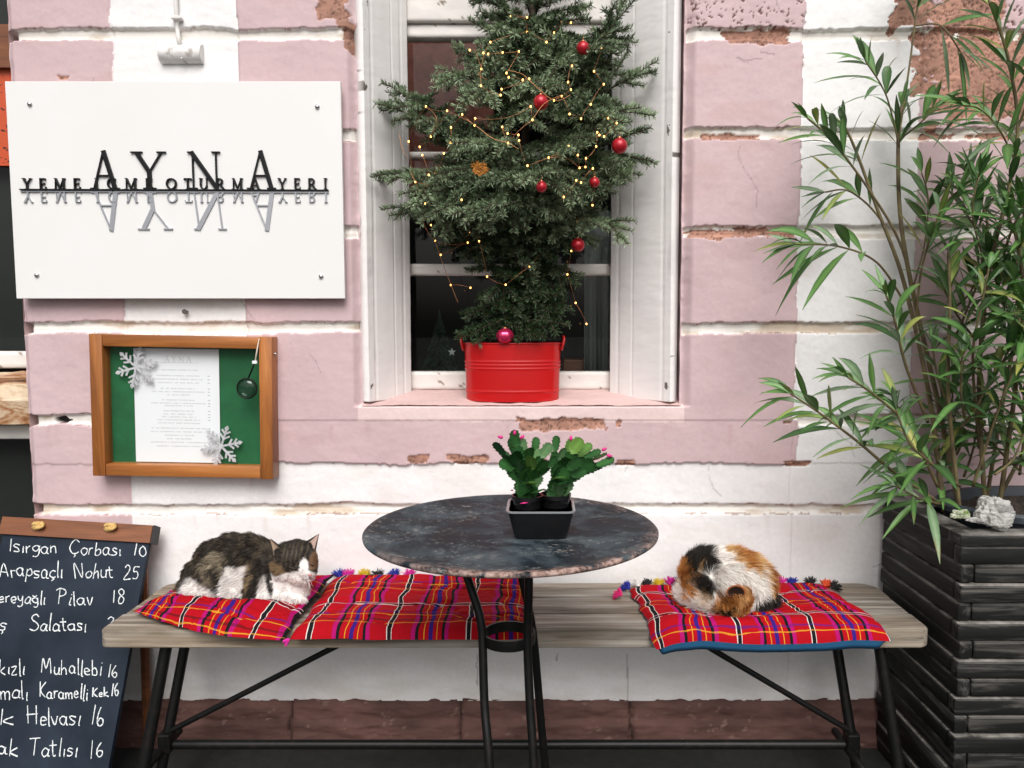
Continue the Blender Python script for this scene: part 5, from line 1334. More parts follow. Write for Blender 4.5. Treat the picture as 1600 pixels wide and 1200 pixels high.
def pad(b, base, d, side, L, W, colr, r):
    """flat toothed cactus segment; returns tip"""
    d = d.normalized(); n = d.cross(side).normalized(); side = n.cross(d).normalized()
    prof = [(0, .16), (.12, .50), (.24, .84), (.28, .66), (.46, 1.0), (.50, .76), (.70, 1.06), (.74, .80), (.88, .88), (.92, .58), (.98, .40), (1.0, .10)]
    vs, cs = [], []; curl = r.uniform(-.12, .12)
    for f, w in prof:
        c = base+d*L*f+n*(curl*L*f*f)
        for s, lift in ((-1, .0), (-.5, .10), (0, .16), (.5, .10), (1, 0)):
            vs.append(c+side*(W/2*w*s)+n*(lift*W*.5*w)); k = 1.0+(.25 if s == 0 else 0); cs.append(tuple(min(1, x*k) for x in colr))
    m_ = len(prof); n5 = 5
    f1 = [(i*n5+j, i*n5+j+1, (i+1)*n5+j+1, (i+1)*n5+j) for i in range(m_-1) for j in range(4)]
    b.add(vs, f1, 0, cs)
    b.add([v-n*.0016 for v in vs], [tuple(reversed(f)) for f in f1], 0, cs)
    return base+d*L+n*curl*L, (d+n*curl*1.2).normalized()
def cactus(base, tips, label, seed, lo):
    o = thing('christmas_cactus', label, 'potted plant', base, 'christmas cacti on the table'); r = random.Random(seed); b = MB()
    for (px, py, dy, k) in tips:
        T = at(px, py, base.y+dy); P = base+Vector((r.uniform(-.012, .012), r.uniform(-.012, .012), 0)); tot = (T-P)
        d = (Vector((tot.x*.35, tot.y*.5, tot.z*1.0+.02))).normalized(); L = tot.length*1.04/k; D = tot.normalized()
        for i in range(k):
            f = i/max(1, k-1); dd = d.lerp((T-P).normalized(), .35+.65*f)
            sd = Vector((r.uniform(.5, 1), r.uniform(-.7, .7), r.uniform(-.3, .3)))
            g = r.random(); c = (.018+.022*g, .070+.065*g, .020+.014*g)
            if i == k-1 and r.random() < .3: c = (.08+.06*g, .19+.08*g, .05)
            if r.random() < .10: c = (.12, .24, .10)
            P, d = pad(b, P-dd*.003, dd, sd, L*1.12, min(.030, L*.74)*r.uniform(.85, 1.12), c, r)
    b.build('pads', M['cactus'], o, True)
    return o
ca1 = cactus(pots[0], [(803, 678, -.01, 4), (775, 695, -.02, 4), (786, 706, .02, 3), (797, 690, .03, 4), (816, 690, .0, 4), (838, 688, .02, 4), (858, 697, -.01, 4), (868, 715, -.03, 4), (852, 722, -.04, 3), (845, 706, .01, 3), (826, 702, -.04, 4), (812, 722, -.05, 3), (782, 722, -.01, 3), (831, 716, -.055, 3), (800, 708, -.04, 3), (822, 735, -.05, 2), (848, 735, .03, 3),
   (868, 770, -.055, 3), (833, 751, -.05, 2), (809, 696, .02, 3), (793, 735, .0, 2)], 'bushy green christmas cactus with pink buds, left of the two in the black tray', 4, 0)
ca2 = cactus(pots[1], [(870, 686, .01, 4), (880, 702, -.02, 4), (893, 690, .02, 4), (905, 690, -.02, 4), (920, 697, .0, 4), (935, 706, -.01, 4), (946, 712, .02, 4), (955, 720, -.01, 4), (930, 725, -.03, 3), (915, 735, -.03, 3), (905, 718, -.045, 3), (890, 716, -.03, 3), (925, 712, .03, 4), (878, 745, -.06, 2), (910, 705, .03, 3), (940, 728, .02, 3), (876, 752, -.055, 2)],
   'leaning green christmas cactus with magenta buds, right of the two in the black tray', 9, 0)
def bud(par, px, py, Y, L=.010, r=.0034, dirv=(.2, -.1, 1)):
    c = at(px, py, Y); d = Vector(dirv).normalized(); b = MB()
    b.tube([c-d*L*.5, c-d*L*.25, c, c+d*L*.35, c+d*L*.6], [r*.5, r*.9, r, r*.7, r*.1], 8); b.build('bud', M['petal'], par, True)
for px, py, dv in ((782, 683, (-1, 0, .2)), (816, 683, (.6, 0, .6)), (804, 676, (0, 0, 1))): bud(ca1, px, py, pots[0].y-.01, dirv=dv)
for px, py, dv in ((892, 685, (0, 0, 1)), (944, 702, (1, 0, .5)), (952, 712, (1, 0, -.2))): bud(ca2, px, py, pots[1].y-.01, dirv=dv)
for px, py, w in ((819, 786, .016), (800, 766, .006), (880, 772, .012)):
    c = atz(px, py, tp.z+.070); b = MB(); d = Vector((1, .25, .05)).normalized()
    b.tube([c-d*w*.5, c, c+d*w*.5], [.001, .0035, .001], 8, flat=.5); tag(b.build('fallen_petal', M['petal'], None, True), {819: 'magenta petal lying on the front rim of the left cactus pot', 800: 'tiny pink petal on the soil of the left cactus pot', 880: 'pink petal on the soil of the right cactus pot'}[px], 'petal', 'fallen petals in the pots')

# ------------------------------------------------------------ red bucket on the sill
BY = .072
bl_, br_ = at(726, 575, BY), at(876, 575, BY); bc = Vector(((bl_.x+br_.x)/2, BY, at(800, 629, BY-.07).z)); bw = (br_.x-bl_.x)/2; bh = at(800, 536, BY-.06).z-bc.z
bucket = thing('metal_bucket', 'shiny red oval metal bucket with ribs and two ears on the window sill', 'bucket', bc)
b = MB(); sy = .064/bw
pr = [(.0001, 0), (bw*.955, 0), (bw*.965, .003), (bw*.965, .010)]
for zf in np.linspace(.12, .97, 90):
    rr = bw*(.965+.035*zf); bead = sum(.0022*math.exp(-((zf-z0)/.016)**2) for z0 in (.17, .56, .62, .68)); pr.append((rr+bead, bh*zf))
pr += [(bw*1.0, bh*.975), (bw*1.018, bh*.98), (bw*1.025, bh*.99), (bw*1.018, bh), (bw*1.0, bh*1.0), (bw*.985, bh*.985), (bw*.98, bh*.85), (.0001, bh*.85)]
b.lathe(pr, bc, 72, 1, sy); b.build('tub', M['red_enamel'], bucket, True, 60)
for s in (-1, 1):
    b = MB(); x = bc.x+s*bw*1.0; zt = bc.z+bh
    b.tube([(x+s*.001, BY-.012, zt-.022), (x+s*.006, BY-.012, zt-.006), (x+s*.009, BY-.011, zt+.008), (x+s*.008, BY-.006, zt+.016), (x+s*.008, BY+.006, zt+.016), (x+s*.009, BY+.011, zt+.008), (x+s*.006, BY+.012, zt-.006), (x+s*.001, BY+.012, zt-.022)], .0038, 8)
    b.build('ear_handle', M['red_enamel'], bucket, True)
b = MB(); b.lathe([(bw*.975, bh*.86), (bw*.5, bh*.90), (.0001, bh*.92)], bc, 40, 1, sy); b.build('soil', M['soil'], bucket, True)

# ------------------------------------------------------------ fir tree
tree = thing('fir_tree', 'small bushy fir christmas tree with lights and red baubles standing in the red bucket', 'fir tree', bc+Vector((0, 0, bh)))
rt = random.Random(21)
trunk = [at(802, 540, .085), at(806, 430, .085), at(812, 330, .075), at(822, 200, .055), at(830, 80, .03), at(835, -60, .02), at(838, -190, .02)]
b = MB(); b.tube(trunk, [.014, .013, .012, .010, .008, .006, .003], 10); b.build('trunk', M['bark'], tree, True)
def trunk_at(py):
    zz = at(810, py, .06).z
    for a, c in zip(trunk, trunk[1:]):
        if a.z <= zz <= c.z: return a.lerp(c, (zz-a.z)/(c.z-a.z))
    return trunk[-1] if zz > trunk[-1].z else trunk[0]
seg = []                       # twig segments carrying needles (p, q, density, length, tone)
wb = MB()
def bez(a, b_, c, n):
    return [(a*(1-t)**2+b_*2*t*(1-t)+c*t*t) for t in [i/n for i in range(n+1)]]
def twig(p, d, L, lvl, tone):
    """needle-bearing shoot with side shoots"""
    n = 5; pts = [p]; dd = d.normalized()
    drp = rt.uniform(-.34, .02)
    for i in range(n):
        dd = (dd+Vector((rt.gauss(0, .05), rt.gauss(0, .05), drp*.25+rt.gauss(0, .03)))).normalized(); pts.append(pts[-1]+dd*L/n)
    wb.tube(pts, [.0016 if lvl else .0022]*n+[.0008], 5, False)
    for j_, (a, c) in enumerate(zip(pts, pts[1:])): seg.append((a, c, tone+.09*j_))
    if lvl < 2 and L > .035:
        k = max(1, int(L/.034)); 
        for j in range(k):
            f = .2+.72*j/k; i = min(n-1, int(f*n)); bp = pts[i].lerp(pts[i+1], f*n-i); s = 1 if j % 2 else -1
            ax = (pts[i+1]-pts[i]).normalized(); sd = ax.cross(Vector((rt.gauss(0, .35), -.35+rt.gauss(0, .3), 1))).normalized()*s
            twig(bp, ax*.72+sd*.75+Vector((0, 0, rt.gauss(-.04, .1))), L*(1-f*.55)*rt.uniform(.45, .72), lvl+1, tone+rt.gauss(0, .25))
def branch(py0, tip, arch=.05, tone=None):
    """from the trunk at photo height py0 to tip (px, py, Y)"""
    a = trunk_at(py0); T = at(*tip); mid = a.lerp(T, .5)+Vector((0, 0, arch)); L = (T-a).length; tone = rt.uniform(0, 1) if tone is None else tone
    pts = bez(a, mid, T, 10); wb.tube(pts, [.0045*(1-.7*i/10) for i in range(11)], 6, False)
    for i in range(10):
        if i >= 4: seg.append((pts[i], pts[i+1], tone))
    k = max(4, int(L/.046))
    for j in range(k):
        f = .18+.80*j/k; i = min(9, int(f*10)); bp = pts[i].lerp(pts[i+1], f*10-i); ax = (pts[i+1]-pts[i]).normalized(); s = 1 if j % 2 else -1
        sd = ax.cross(Vector((rt.gauss(0, .25), -.55+rt.gauss(0, .3), 1))).normalized()*s
        twig(bp, ax*.75+sd*.7+Vector((0, 0, rt.gauss(-.10, .16))), min(.15, L*.6)*(1-f*.62)*rt.uniform(.7, 1.3)+.018, 1 if L < .12 else 0, tone+rt.gauss(0, .3))
    twig(T, (pts[-1]-pts[-2]), .03, 2, tone)
BR = [(240, (612, 136, .02), -.03), (270, (604, 165, -.01), .03), (300, (598, 272, .0), .05), (320, (614, 325, .0), .02), (230, (668, 190, -.06), .05), (180, (700, 110, .0), .04), (150, (730, 85, -.05), .04),
      (120, (748, 40, -.02), .03), (60, (745, -10, -.02), .02), (100, (782, 0, -.08), .0), (60, (850, -30, -.06), .02), (110, (905, 0, -.05), .02), (150, (985, 8, -.04), -.05), (140, (968, 48, -.02), .04), (160, (940, 60, -.10), .04),
      (190, (1012, 104, -.02), -.04), (200, (960, 110, -.10), .05), (240, (985, 170, -.12), .05), (280, (1010, 250, -.05), .09), (290, (985, 270, -.09), .05), (300, (1000, 205, -.02), .04), (330, (970, 265, -.03), .04),
      (210, (700, 160, -.12), .05), (220, (750, 165, -.17), .05), (240, (690, 215, -.14), .05), (250, (640, 225, -.08), .05), (260, (750, 225, -.20), .05), (280, (690, 270, -.15), .05), (300, (640, 300, -.10), .06), (300, (700, 320, -.14), .07), (310, (735, 340, -.17), .08), (310, (780, 315, -.20), .07), (300, (825, 300, -.21), .06), (290, (800, 265, -.22), .05), (320, (670, 340, -.08), .06),
      (160, (790, 130, -.17), .05), (170, (835, 140, -.19), .04), (190, (880, 160, -.18), .04), (210, (920, 180, -.17), .05), (230, (860, 215, -.21), .04), (240, (905, 225, -.19), .05), (260, (945, 215, -.15), .05), (250, (830, 200, -.20), .05), (280, (870, 265, -.20), .04), (270, (720, 190, -.17), .04),
      (110, (800, 75, -.12), .03), (120, (850, 85, -.14), .03), (130, (900, 110, -.13), .03), (90, (840, 40, -.10), .02), (80, (880, 60, -.09), .02), (140, (760, 110, -.12), .03), (70, (810, 20, -.06), .02),
      (330, (930, 310, -.05), .03), (340, (880, 320, -.10), .03), (370, (975, 345, -.04), .03), (380, (900, 372, -.02), .02), (390, (700, 385, .03), .03), (350, (845, 330, -.12), .03), (350, (760, 350, -.07), .03),
      (430, (745, 420, .04), .02), (440, (870, 420, .03), .02), (470, (740, 490, .04), .02), (480, (880, 480, .03), .02), (500, (755, 512, .02), .02), (505, (875, 505, .02), .02), (450, (810, 430, -.01), .02), (400, (790, 380, -.03), .02), (420, (850, 375, -.02), .02), (460, (830, 465, .0), .02), (490, (790, 480, .0), .02), (370, (815, 355, -.06), .02), (500, (730, 525, .03), .01), (510, (840, 520, .0), .01), (400, (890, 440, .03), .01), (380, (735, 370, .02), .02), (440, (770, 460, .0), .02), (410, (920, 330, .0), .03),
      (40, (800, -60, -.04), .02), (40, (880, -60, -.04), .02), (20, (760, -80, 0), .02), (0, (900, -120, 0), .02), (-40, (840, -180, 0), 0), (-10, (800, -140, 0), .02)]
for k in range(16):                              # boughs that reach out to the street
    py = rt.uniform(60, 345); hw = 60+110*sstep(40, 200, py); px = 812+rt.uniform(-1, 1)*hw
    e = 1-((px-812)/(hw*1.5))**2; BR.append((py-rt.uniform(0, 30), (px, py+rt.uniform(0, 25), -(.10+.13*e*min(1, py/160))*rt.uniform(.7, 1.05)), .05))
for k in range(16):
    py = rt.uniform(390, 525); BR.append((py-5, (810+rt.uniform(-1, 1)*(58-(.10*(py-390))), py+rt.uniform(-10, 15), rt.uniform(.02, .10)), .01))
rd_ = random.Random(12); BR = [q for q in BR if not (q[1][2] < -.07 and 100 < q[1][1] < 330 and rd_.random() < .50)]
for (p0, tip, arch) in BR: branch(p0, tip, arch*.8, rt.uniform(-.7, -.2) if tip[1] > 345 else None)  # lower boughs toned dark: recess shade put into the colour, with old growth
wb.build('branches', M['bark'], tree, True)
# needles
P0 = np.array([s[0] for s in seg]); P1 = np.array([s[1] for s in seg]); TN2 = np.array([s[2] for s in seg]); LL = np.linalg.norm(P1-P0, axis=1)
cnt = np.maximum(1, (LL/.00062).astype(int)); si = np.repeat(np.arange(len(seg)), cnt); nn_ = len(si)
print('needles', nn_, 'segments', len(seg))
f = rng.random(nn_); base = P0[si]+(P1[si]-P0[si])*f[:, None]; ax = (P1-P0)/(LL[:, None]+1e-9); ax = ax[si]
rd = rng.normal(0, 1, (nn_, 3)); rd[:, 2] += .55; rd -= ax*(rd*ax).sum(1)[:, None]; rd /= np.linalg.norm(rd, axis=1)[:, None]
nd = ax*.50+rd*.85; nd /= np.linalg.norm(nd, axis=1)[:, None]
NL = rng.uniform(.011, .019, nn_); NW = .0011
sd = np.cross(nd, rng.normal(0, 1, (nn_, 3))); sd /= np.linalg.norm(sd, axis=1)[:, None]
mid = base+nd*(NL*.55)[:, None]; tip = base+nd*NL[:, None]+rd*(-.0008)
vs = np.stack([base-sd*NW*.6, base+sd*NW*.6, mid-sd*NW, mid+sd*NW, tip], 1).reshape(-1, 3)
i5 = np.arange(nn_)[:, None]*5
quads = i5+np.array([[0, 1, 3, 2]]); tris = i5+np.array([[2, 3, 4, 4]])
cl = (fbm(base[:, 0]*16, base[:, 1]*16, base[:, 2]*16, 3, 3))
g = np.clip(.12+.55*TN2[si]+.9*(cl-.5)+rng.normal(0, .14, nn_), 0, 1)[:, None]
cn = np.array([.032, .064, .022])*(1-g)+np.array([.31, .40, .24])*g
tris = i5+np.array([[2, 3, 4]])
V5 = vs
me_f = np.concatenate([quads, np.concatenate([tris, tris[:, 2:3]], 1)]) if False else None
# two triangles + one per needle
Fq = np.concatenate([i5+np.array([[0, 1, 3]]), i5+np.array([[0, 3, 2]]), i5+np.array([[2, 3, 4]])])
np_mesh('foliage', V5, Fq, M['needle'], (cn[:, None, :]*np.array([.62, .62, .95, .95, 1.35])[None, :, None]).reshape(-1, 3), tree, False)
# dry golden cone
b = MB()
for k in range(90):
    a = k*2.4; h = k/90; c = at(748+20*h-8, 263+rt.uniform(-7, 9), -.225); d = Vector((math.cos(a), -.6, math.sin(a))).normalized()
    b.tube([c, c+d*.010], [.0018, .0006], 4, False)
tag(b.build('dried_flower', simple('golden_straw', (.42, .17, .025), .8)), 'small golden dried flower tucked in the middle of the fir tree', 'ornament')
# baubles
BB = [(911, 75, -.15, 10, 'red bauble highest up on the fir tree'), (845, 160, -.215, 11.5, 'red bauble in the upper middle of the fir tree crossed by the light wire'), (968, 228, -.165, 12, 'red bauble at the right edge of the fir tree in front of the shutter'),
      (846, 292, -.215, 8.5, 'small dark red bauble in the middle of the fir tree under the drooping boughs'), (929, 285, -.15, 8, 'small shaded red bauble right of the middle of the fir tree'), (903, 383, -.05, 10.5, 'lowest hanging red bauble beside the right window pane')]
for (px, py, Y, r, lab) in BB:
    c = at(px, py, Y); rr = r*(Y+2.06)/F; o = thing('bauble', lab, 'bauble', c, 'red baubles on the fir tree')
    b = MB(); b.ball(c, rr, 28); b.build('ball', M['bauble'], o, True)
    b = MB(); b.lathe([(rr*.24, rr*.93), (rr*.24, rr*1.14), (rr*.2, rr*1.16), (.0001, rr*1.16)], c, 12); b.tube([c+Vector((0, 0, rr*1.15)), c+Vector((.002, .004, rr*2.0))], .0006, 5); b.build('cap', M['copper'], o, True)
c = at(789, 525, BY-.064); rr = 13.5*2.03/F; o = thing('bauble', 'shiny pink lobed bauble resting on the front rim of the red bucket', 'bauble', c)
b = MB(); n = 48; vs = []
for i in range(25):
    th = math.pi*i/24
    for j in range(n):
        ph = 2*math.pi*j/n; r = rr*(1+.05*math.cos(6*ph)*math.sin(th)); vs.append(c+Vector((r*math.sin(th)*math.cos(ph), r*math.sin(th)*math.sin(ph), -rr*.92*math.cos(th))))
b.add(vs, [(i*n+j, i*n+(j+1) % n, (i+1)*n+(j+1) % n, (i+1)*n+j) for i in range(24) for j in range(n)]); b.build('ball', M['bauble_pink'], o, True)
b = MB(); b.lathe([(rr*.25, rr*.85), (rr*.25, rr*1.05), (.0001, rr*1.08)], c, 12); b.build('cap', M['copper'], o, True)
# fairy lights
z5 = [(575,232),(638,245),(660,250),(727,243),(802,238),(670,195),(930,195),(840,148),(765,75),(840,80),(1000,98),(1043,105),(965,152),(1185,155),(1185,225),(1048,305),(1150,330),(628,320),(745,338),(755,358),(820,370),(850,365),(1030,380),(1043,415),(1195,390),(722,413),(718,440),(627,397),(372,493),(470,513),(540,530),(600,548),(597,580),(488,590),(725,588),(750,618),(800,625),(803,650),(752,662),(485,660),(395,632),(343,680),(292,655),(455,710),(355,718),(385,810),(413,803),(323,842),(368,942),(337,970),(537,925),(842,767),(940,730),(865,555),(857,493),(965,465),(1000,445),(1135,483),(1037,528),(1090,550),(1215,548),(1255,570),(1165,613),(1175,625),(1197,632),(1160,678),(1033,677),(1075,718),(1113,733),(1083,777),(1145,780),(1110,773),(1068,835),(1090,845),(1010,912),(1143,950),(970,1027),(1003,1030),(1073,1027),(415,1115),(565,1123),(618,1117),(577,1077),(440,1180),(395,1042),(550,980),(950,1112),(1045,1162)]
lp = [(540+x/2.963, y/2.963) for x, y in z5]+[(540+x/2.963, 340+y/2.963) for x, y in ((655, 273), (741, 311), (578, 325), (487, 312), (851, 226), (1027, 263), (1065, 395), (1115, 492))]
lights = thing('fairy_lights', 'warm copper wire fairy lights wound through the fir tree', 'fairy lights', at(810, 200, -.1))
def depth_of(px, py):
    r2 = ((px-810)/190)**2+((py-210)/190)**2
    if py > 330: return .02 if abs(px-800) > 60 else -.04
    return .0-.235*math.sqrt(max(0, 1-r2*.95))
bp = [at(x, y, depth_of(x, y)) for x, y in lp]
bmesh_b = MB(); bmesh_b.ball((0, 0, 0), .0022, 8, (1, 1, 1.25))
bme = None
for p in bp:
    if bme is None:
        o = bmesh_b.build('bulb', M['bulb'], lights, True); bme = o.data
    else:
        o = bpy.data.objects.new('bulb', bme); col.objects.link(o); o.parent = lights; o.matrix_parent_inverse = Matrix.Translation(-lights.location)
    o.location = p
b = MB(); left = list(range(1, len(bp))); cur = 0
rw = random.Random(8)
while left:
    nx_ = min(left, key=lambda k: (bp[k]-bp[cur]).length); L = (bp[nx_]-bp[cur]).length
    if L < .14:
        m_ = (bp[cur]+bp[nx_])/2+Vector((rw.uniform(-.1, .1)*L, -.01, rw.uniform(-.22, .12)*L)); b.tube(bez(bp[cur], m_, bp[nx_], 8), .0005, 4, False)
    left.remove(nx_); cur = nx_
for pl_ in ([(597, 230), (628, 318), (615, 345), (655, 370)], [(470, 513), (540, 545), (600, 580), (680, 640), (752, 662), (800, 690)], [(755, 325), (820, 345), (865, 385), (965, 465), (1040, 440)], [(1000, 440), (920, 480), (868, 550)], [(365, 860), (360, 1020), (415, 1115), (500, 1132), (565, 1123)], [(415, 1115), (450, 1220), (520, 1400)], [(940, 730), (1020, 732), (1083, 777)], [(370, 493), (420, 545), (395, 632)], [(300, 795), (325, 840), (385, 855)], [(770, 70), (830, 90), (840, 148)], [(250, 620), (260, 680), (285, 730)]):
    P3 = [at(540+x/2.963, y/2.963, depth_of(540+x/2.963, y/2.963)-.008) for x, y in pl_]; out = []
    for i in range(len(P3)-1):
        a0, a1, a2, a3 = P3[max(i-1, 0)], P3[i], P3[i+1], P3[min(i+2, len(P3)-1)]
        for k in range(8):
            tq = k/8; out.append(.5*(2*a1+(a2-a0)*tq+(2*a0-5*a1+4*a2-a3)*tq*tq+(3*a1-a0-3*a2+a3)*tq**3))
    out.append(P3[-1]); b.tube(out, .0007, 5, False)
b.build('wire', M['copper'], lights, True)
# small dark decorated tree inside, behind the pane
b = MB(); bt = at(688, 590, .42); rq = random.Random(4)
for k in range(420):
    h = rq.random(); r = (1-h)*.075; a = rq.uniform(0, 6.28); p = bt+Vector((0, 0, h*.22)); e = p+Vector((math.cos(a)*r, math.sin(a)*r, -.02)); b.cur = (.02, .045, .025)
    b.tube([p, e], [.002, .004], 4, False)
mt_ = thing('small_tree', 'tiny dark decorated christmas tree inside the window left of the red bucket', 'small tree', bt)
b.build('foliage', M['needle'], mt_)
b = MB(); c = at(706, 550, .33); pts = []
for k in range(10):
    a = R(90+36*k); r = .013 if k % 2 == 0 else .0055; pts.append((c.x+r*math.cos(a), c.y, c.z+r*math.sin(a)))
b.add(pts+[(p[0], p[1]+.003, p[2]) for p in pts], [list(range(10)), list(range(19, 9, -1))]+[(k, (k+1) % 10, 10+(k+1) % 10, 10+k) for k in range(10)]); b.build('star', M['steel'], mt_)

# ------------------------------------------------------------ oleander
ole = thing('oleander', 'tall oleander with long narrow green leaves growing in the dark planter box', 'oleander', Vector((LC.x, LC.y, ZP)))
ro = random.Random(31); LV = [[], [], []]
def leaf(base, d, L, W, up, tone):
    """lanceolate leaf, folded along the midrib and drooping"""
    d = d.normalized(); side = d.cross(up)
    if side.length < 1e-3: side = Vector((1, 0, 0))
    side.normalize(); n = side.cross(d).normalized(); prof = [(0, .10), (.10, .40), (.28, .86), (.48, 1.0), (.68, .80), (.86, .42), (1, .02)]
    dr = ro.uniform(.15, .85)*L; tw = ro.uniform(-.5, .5); fold = ro.uniform(.12, .4)
    b0 = len(LV[0]); g = tone
    c = (.020+.048*g, .074+.105*g, .018+.020*g); 
    if ro.random() < .10: c = (.12+.08*ro.random(), .23, .05)
    if ro.random() < .18: c = (.11, .20, .10)
    dry = ro.random() < .10
    mid_c = (c[0]*1.9+.03, c[1]*1.55+.03, c[2]*1.8+.015)
    for f, w in prof:
        p = base+d*L*f-Vector((0, 0, 1))*dr*f*f*.6; s2 = (side*math.cos(tw*f)+n*math.sin(tw*f))
        hw = W/2*w
        LV[0] += [p-s2*hw+n*hw*fold, p-s2*.0009, p+s2*.0009, p+s2*hw+n*hw*fold]; cf = (.20, .13, .05) if dry and f > .8 else c; LV[2] += [cf, mid_c, mid_c, cf]
    for i in range(len(prof)-1):
        for j in range(3): LV[1].append((b0+i*4+j, b0+i*4+j+1, b0+(i+1)*4+j+1, b0+(i+1)*4+j))
def stem3(pts, r0, r1, start, dens=1.0, Lr=(.10, .165), tipn=5):
    P3 = [at(*p) for p in pts]; out = []
    for i in range(len(P3)-1):
        a0, a1, a2, a3 = P3[max(i-1, 0)], P3[i], P3[i+1], P3[min(i+2, len(P3)-1)]
        for k in range(8):
            tq = k/8; out.append(.5*(2*a1+(a2-a0)*tq+(2*a0-5*a1+4*a2-a3)*tq*tq+(3*a1-a0-3*a2+a3)*tq**3))
    out.append(P3[-1]); n = len(out)
    b = MB(); b.tube(out, [r0+(r1-r0)*i/(n-1) for i in range(n)], 8); b.build('stem', M['stem'], ole, True)
    cum = [0]
    for i in range(n-1): cum.append(cum[-1]+(out[i+1]-out[i]).length)
    tot = cum[-1]; s = tot*start; ph = ro.uniform(0, 6.28)
    while s < tot:
        i = max(k for k in range(n-1) if cum[k] <= s); f = (s-cum[i])/(cum[i+1]-cum[i]+1e-9); p = out[i].lerp(out[i+1], f); ax = (out[i+1]-out[i]).normalized()
        q1 = ax.cross(Vector((.3, -.8, .2))).normalized(); q2 = ax.cross(q1)
        rel = s/tot; ph += 1.05
        for k in range(3):
            if ro.random() > .92*dens: continue
            a = ph+k*2.094+ro.uniform(-.25, .25); o = q1*math.cos(a)+q2*math.sin(a); spread = 1.0-.45*rel+ro.uniform(-.15, .25)
            d = o*spread+ax*(.55+.35*rel); L = ro.uniform(*Lr)*(1-.30*max(0, rel-.8)/.2)
            leaf(p+o*.003, d, L, L*ro.uniform(.115, .165), ax*.6+Vector((0, -.3, .7)), ro.random())
        s += ro.uniform(.024, .040)
    for k in range(tipn):
        a = ro.uniform(0, 6.28); ax = (out[-1]-out[-2]).normalized(); q1 = ax.cross(Vector((.3, -.8, .2))).normalized(); q2 = ax.cross(q1)
        d = ax+(q1*math.cos(a)+q2*math.sin(a))*ro.uniform(.2, .6); L = ro.uniform(.05, .09); leaf(out[-1], d, L, L*.15, ax+Vector((0, -.3, .6)), .4+.6*ro.random())
Y0 = -.2
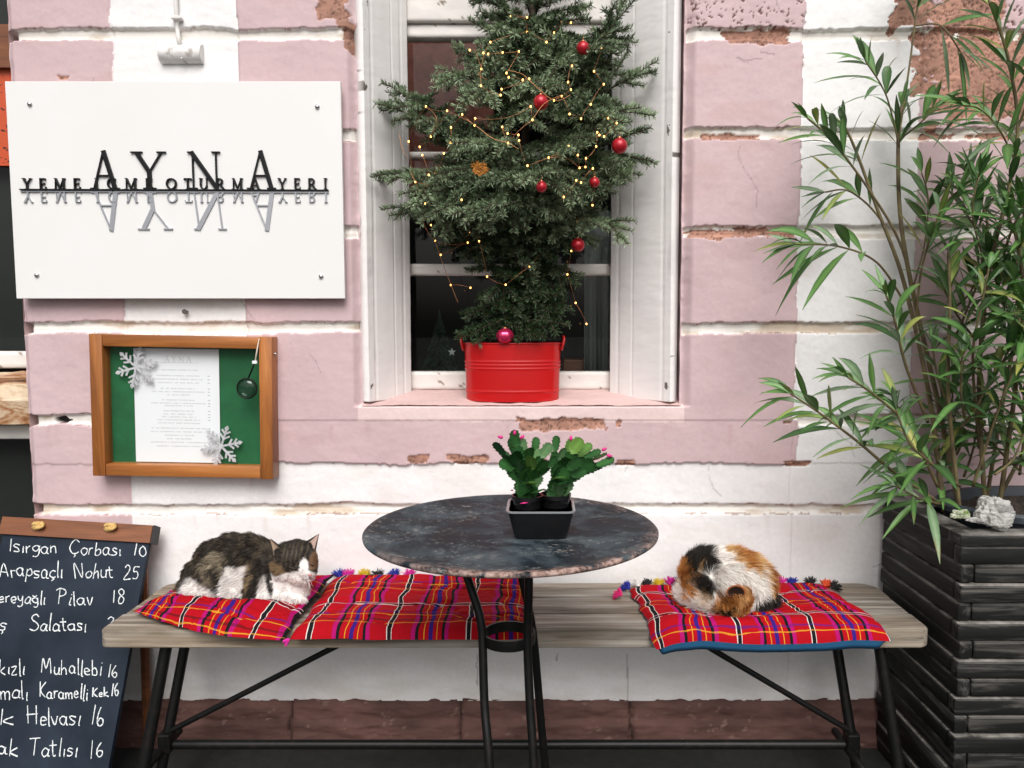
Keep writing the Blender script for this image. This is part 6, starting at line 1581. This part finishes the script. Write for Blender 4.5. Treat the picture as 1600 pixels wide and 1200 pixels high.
ST = [([(1475, 800, -.2), (1452, 620, -.18), (1412, 440, -.16), (1372, 330, -.16), (1335, 230, -.17), (1318, 195, -.18)], .009, .0025, .78),
      ([(1500, 800, -.16), (1468, 640, -.14), (1425, 450, -.12), (1406, 330, -.10), (1404, 200, -.10), (1412, 160, -.1)], .009, .004, .90),
      ([(1404, 215, -.10), (1420, 110, -.10), (1432, 20, -.10), (1445, -60, -.1)], .004, .002, .55),
      ([(1440, 520, -.16), (1410, 390, -.2), (1360, 300, -.22), (1300, 220, -.24), (1262, 185, -.26)], .005, .0022, .62),
      ([(1412, 440, -.14), (1380, 350, -.13), (1330, 300, -.14), (1290, 300, -.15)], .004, .002, .5),
      ([(1475, 790, -.22), (1400, 740, -.28), (1340, 690, -.31), (1280, 645, -.33), (1235, 615, -.34)], .006, .0022, .45),
      ([(1465, 760, -.22), (1420, 670, -.28), (1370, 620, -.31), (1325, 590, -.32)], .006, .0022, .5),
      ([(1500, 800, -.24), (1482, 620, -.26), (1484, 480, -.27), (1482, 395, -.27)], .007, .0035, .72),
      ([(1540, 800, -.2), (1530, 600, -.22), (1545, 430, -.22), (1575, 300, -.22), (1590, 200, -.22), (1575, 90, -.24), (1545, 0, -.26)], .008, .003, .45),
      ([(1412, 470, -.2), (1370, 410, -.25), (1310, 385, -.28), (1245, 382, -.30)], .004, .002, .40),
      ([(1450, 660, -.22), (1415, 570, -.26), (1398, 500, -.28), (1385, 462, -.29)], .006, .0022, .45),
      ([(1405, 230, -.12), (1385, 150, -.16), (1352, 95, -.2)], .003, .0018, .45),
      ([(1560, 800, -.22), (1585, 620, -.26), (1600, 480, -.28), (1590, 380, -.3), (1575, 340, -.3)], .008, .003, .45),
      ([(1432, 40, -.12), (1470, 40, -.15), (1500, 80, -.18)], .003, .0018, .3),
      ([(1590, 200, -.22), (1620, 120, -.26), (1640, 40, -.28)], .004, .002, .3),
      ([(1430, 520, -.17), (1440, 420, -.22), (1470, 330, -.26), (1495, 300, -.28)], .004, .002, .45),
      ([(1520, 760, -.26), (1560, 640, -.32), (1590, 560, -.35)], .005, .0022, .4),
      ([(1500, 760, -.28), (1450, 720, -.34), (1420, 690, -.36), (1400, 640, -.37)], .005, .002, .3),
      ([(1560, 780, -.2), (1620, 660, -.22), (1680, 500, -.22), (1720, 350, -.2)], .007, .003, .4),
      ([(1540, 790, -.12), (1580, 560, -.1), (1640, 300, -.08), (1660, 100, -.08)], .007, .003, .45),
      ([(1480, 790, -.2), (1440, 780, -.3), (1400, 760, -.34)], .004, .002, .25),
      ([(1530, 700, -.2), (1520, 560, -.3), (1535, 470, -.33), (1545, 420, -.34)], .005, .002, .35),
      ([(1425, 455, -.13), (1445, 380, -.12), (1450, 310, -.13), (1440, 270, -.14)], .003, .0018, .3),
      ([(1590, 260, -.22), (1560, 200, -.28), (1530, 170, -.3), (1505, 165, -.31)], .003, .0018, .2),
      ([(1404, 220, -.1), (1440, 190, -.14), (1465, 165, -.16)], .003, .0016, .2),
      ([(1545, 430, -.22), (1520, 340, -.3), (1530, 270, -.32)], .003, .0018, .3)]
for s in ST:
    s = list(s); s[3] = min(.9, s[3]+.12); s[1] *= .72; stem3(*s)
for k in range(38):                              # leafy side shoots low and right in the clump
    px, py, Y = ro.uniform(1430, 1650), ro.uniform(300, 770), ro.uniform(-.30, -.08)
    qx = px+ro.uniform(-70, 70); qy = py-ro.uniform(60, 130); qY = Y+ro.uniform(-.10, .03)
    if qx < 1395 or (qy < 380 and qx < 1480) or qY < -.36: continue
    stem3([(px, py, Y), ((px+qx)/2+ro.uniform(-10, 10), (py+qy)/2+8, (Y+qY)/2), (qx, qy, qY)], .0035, .0018, .30)
np_mesh('foliage', np.array([tuple(v) for v in LV[0]]), np.array(LV[1]), M['leaf'], np.array(LV[2]), ole, True)
print('leaves', len(LV[1])//18)
bpy.context.view_layer.update()
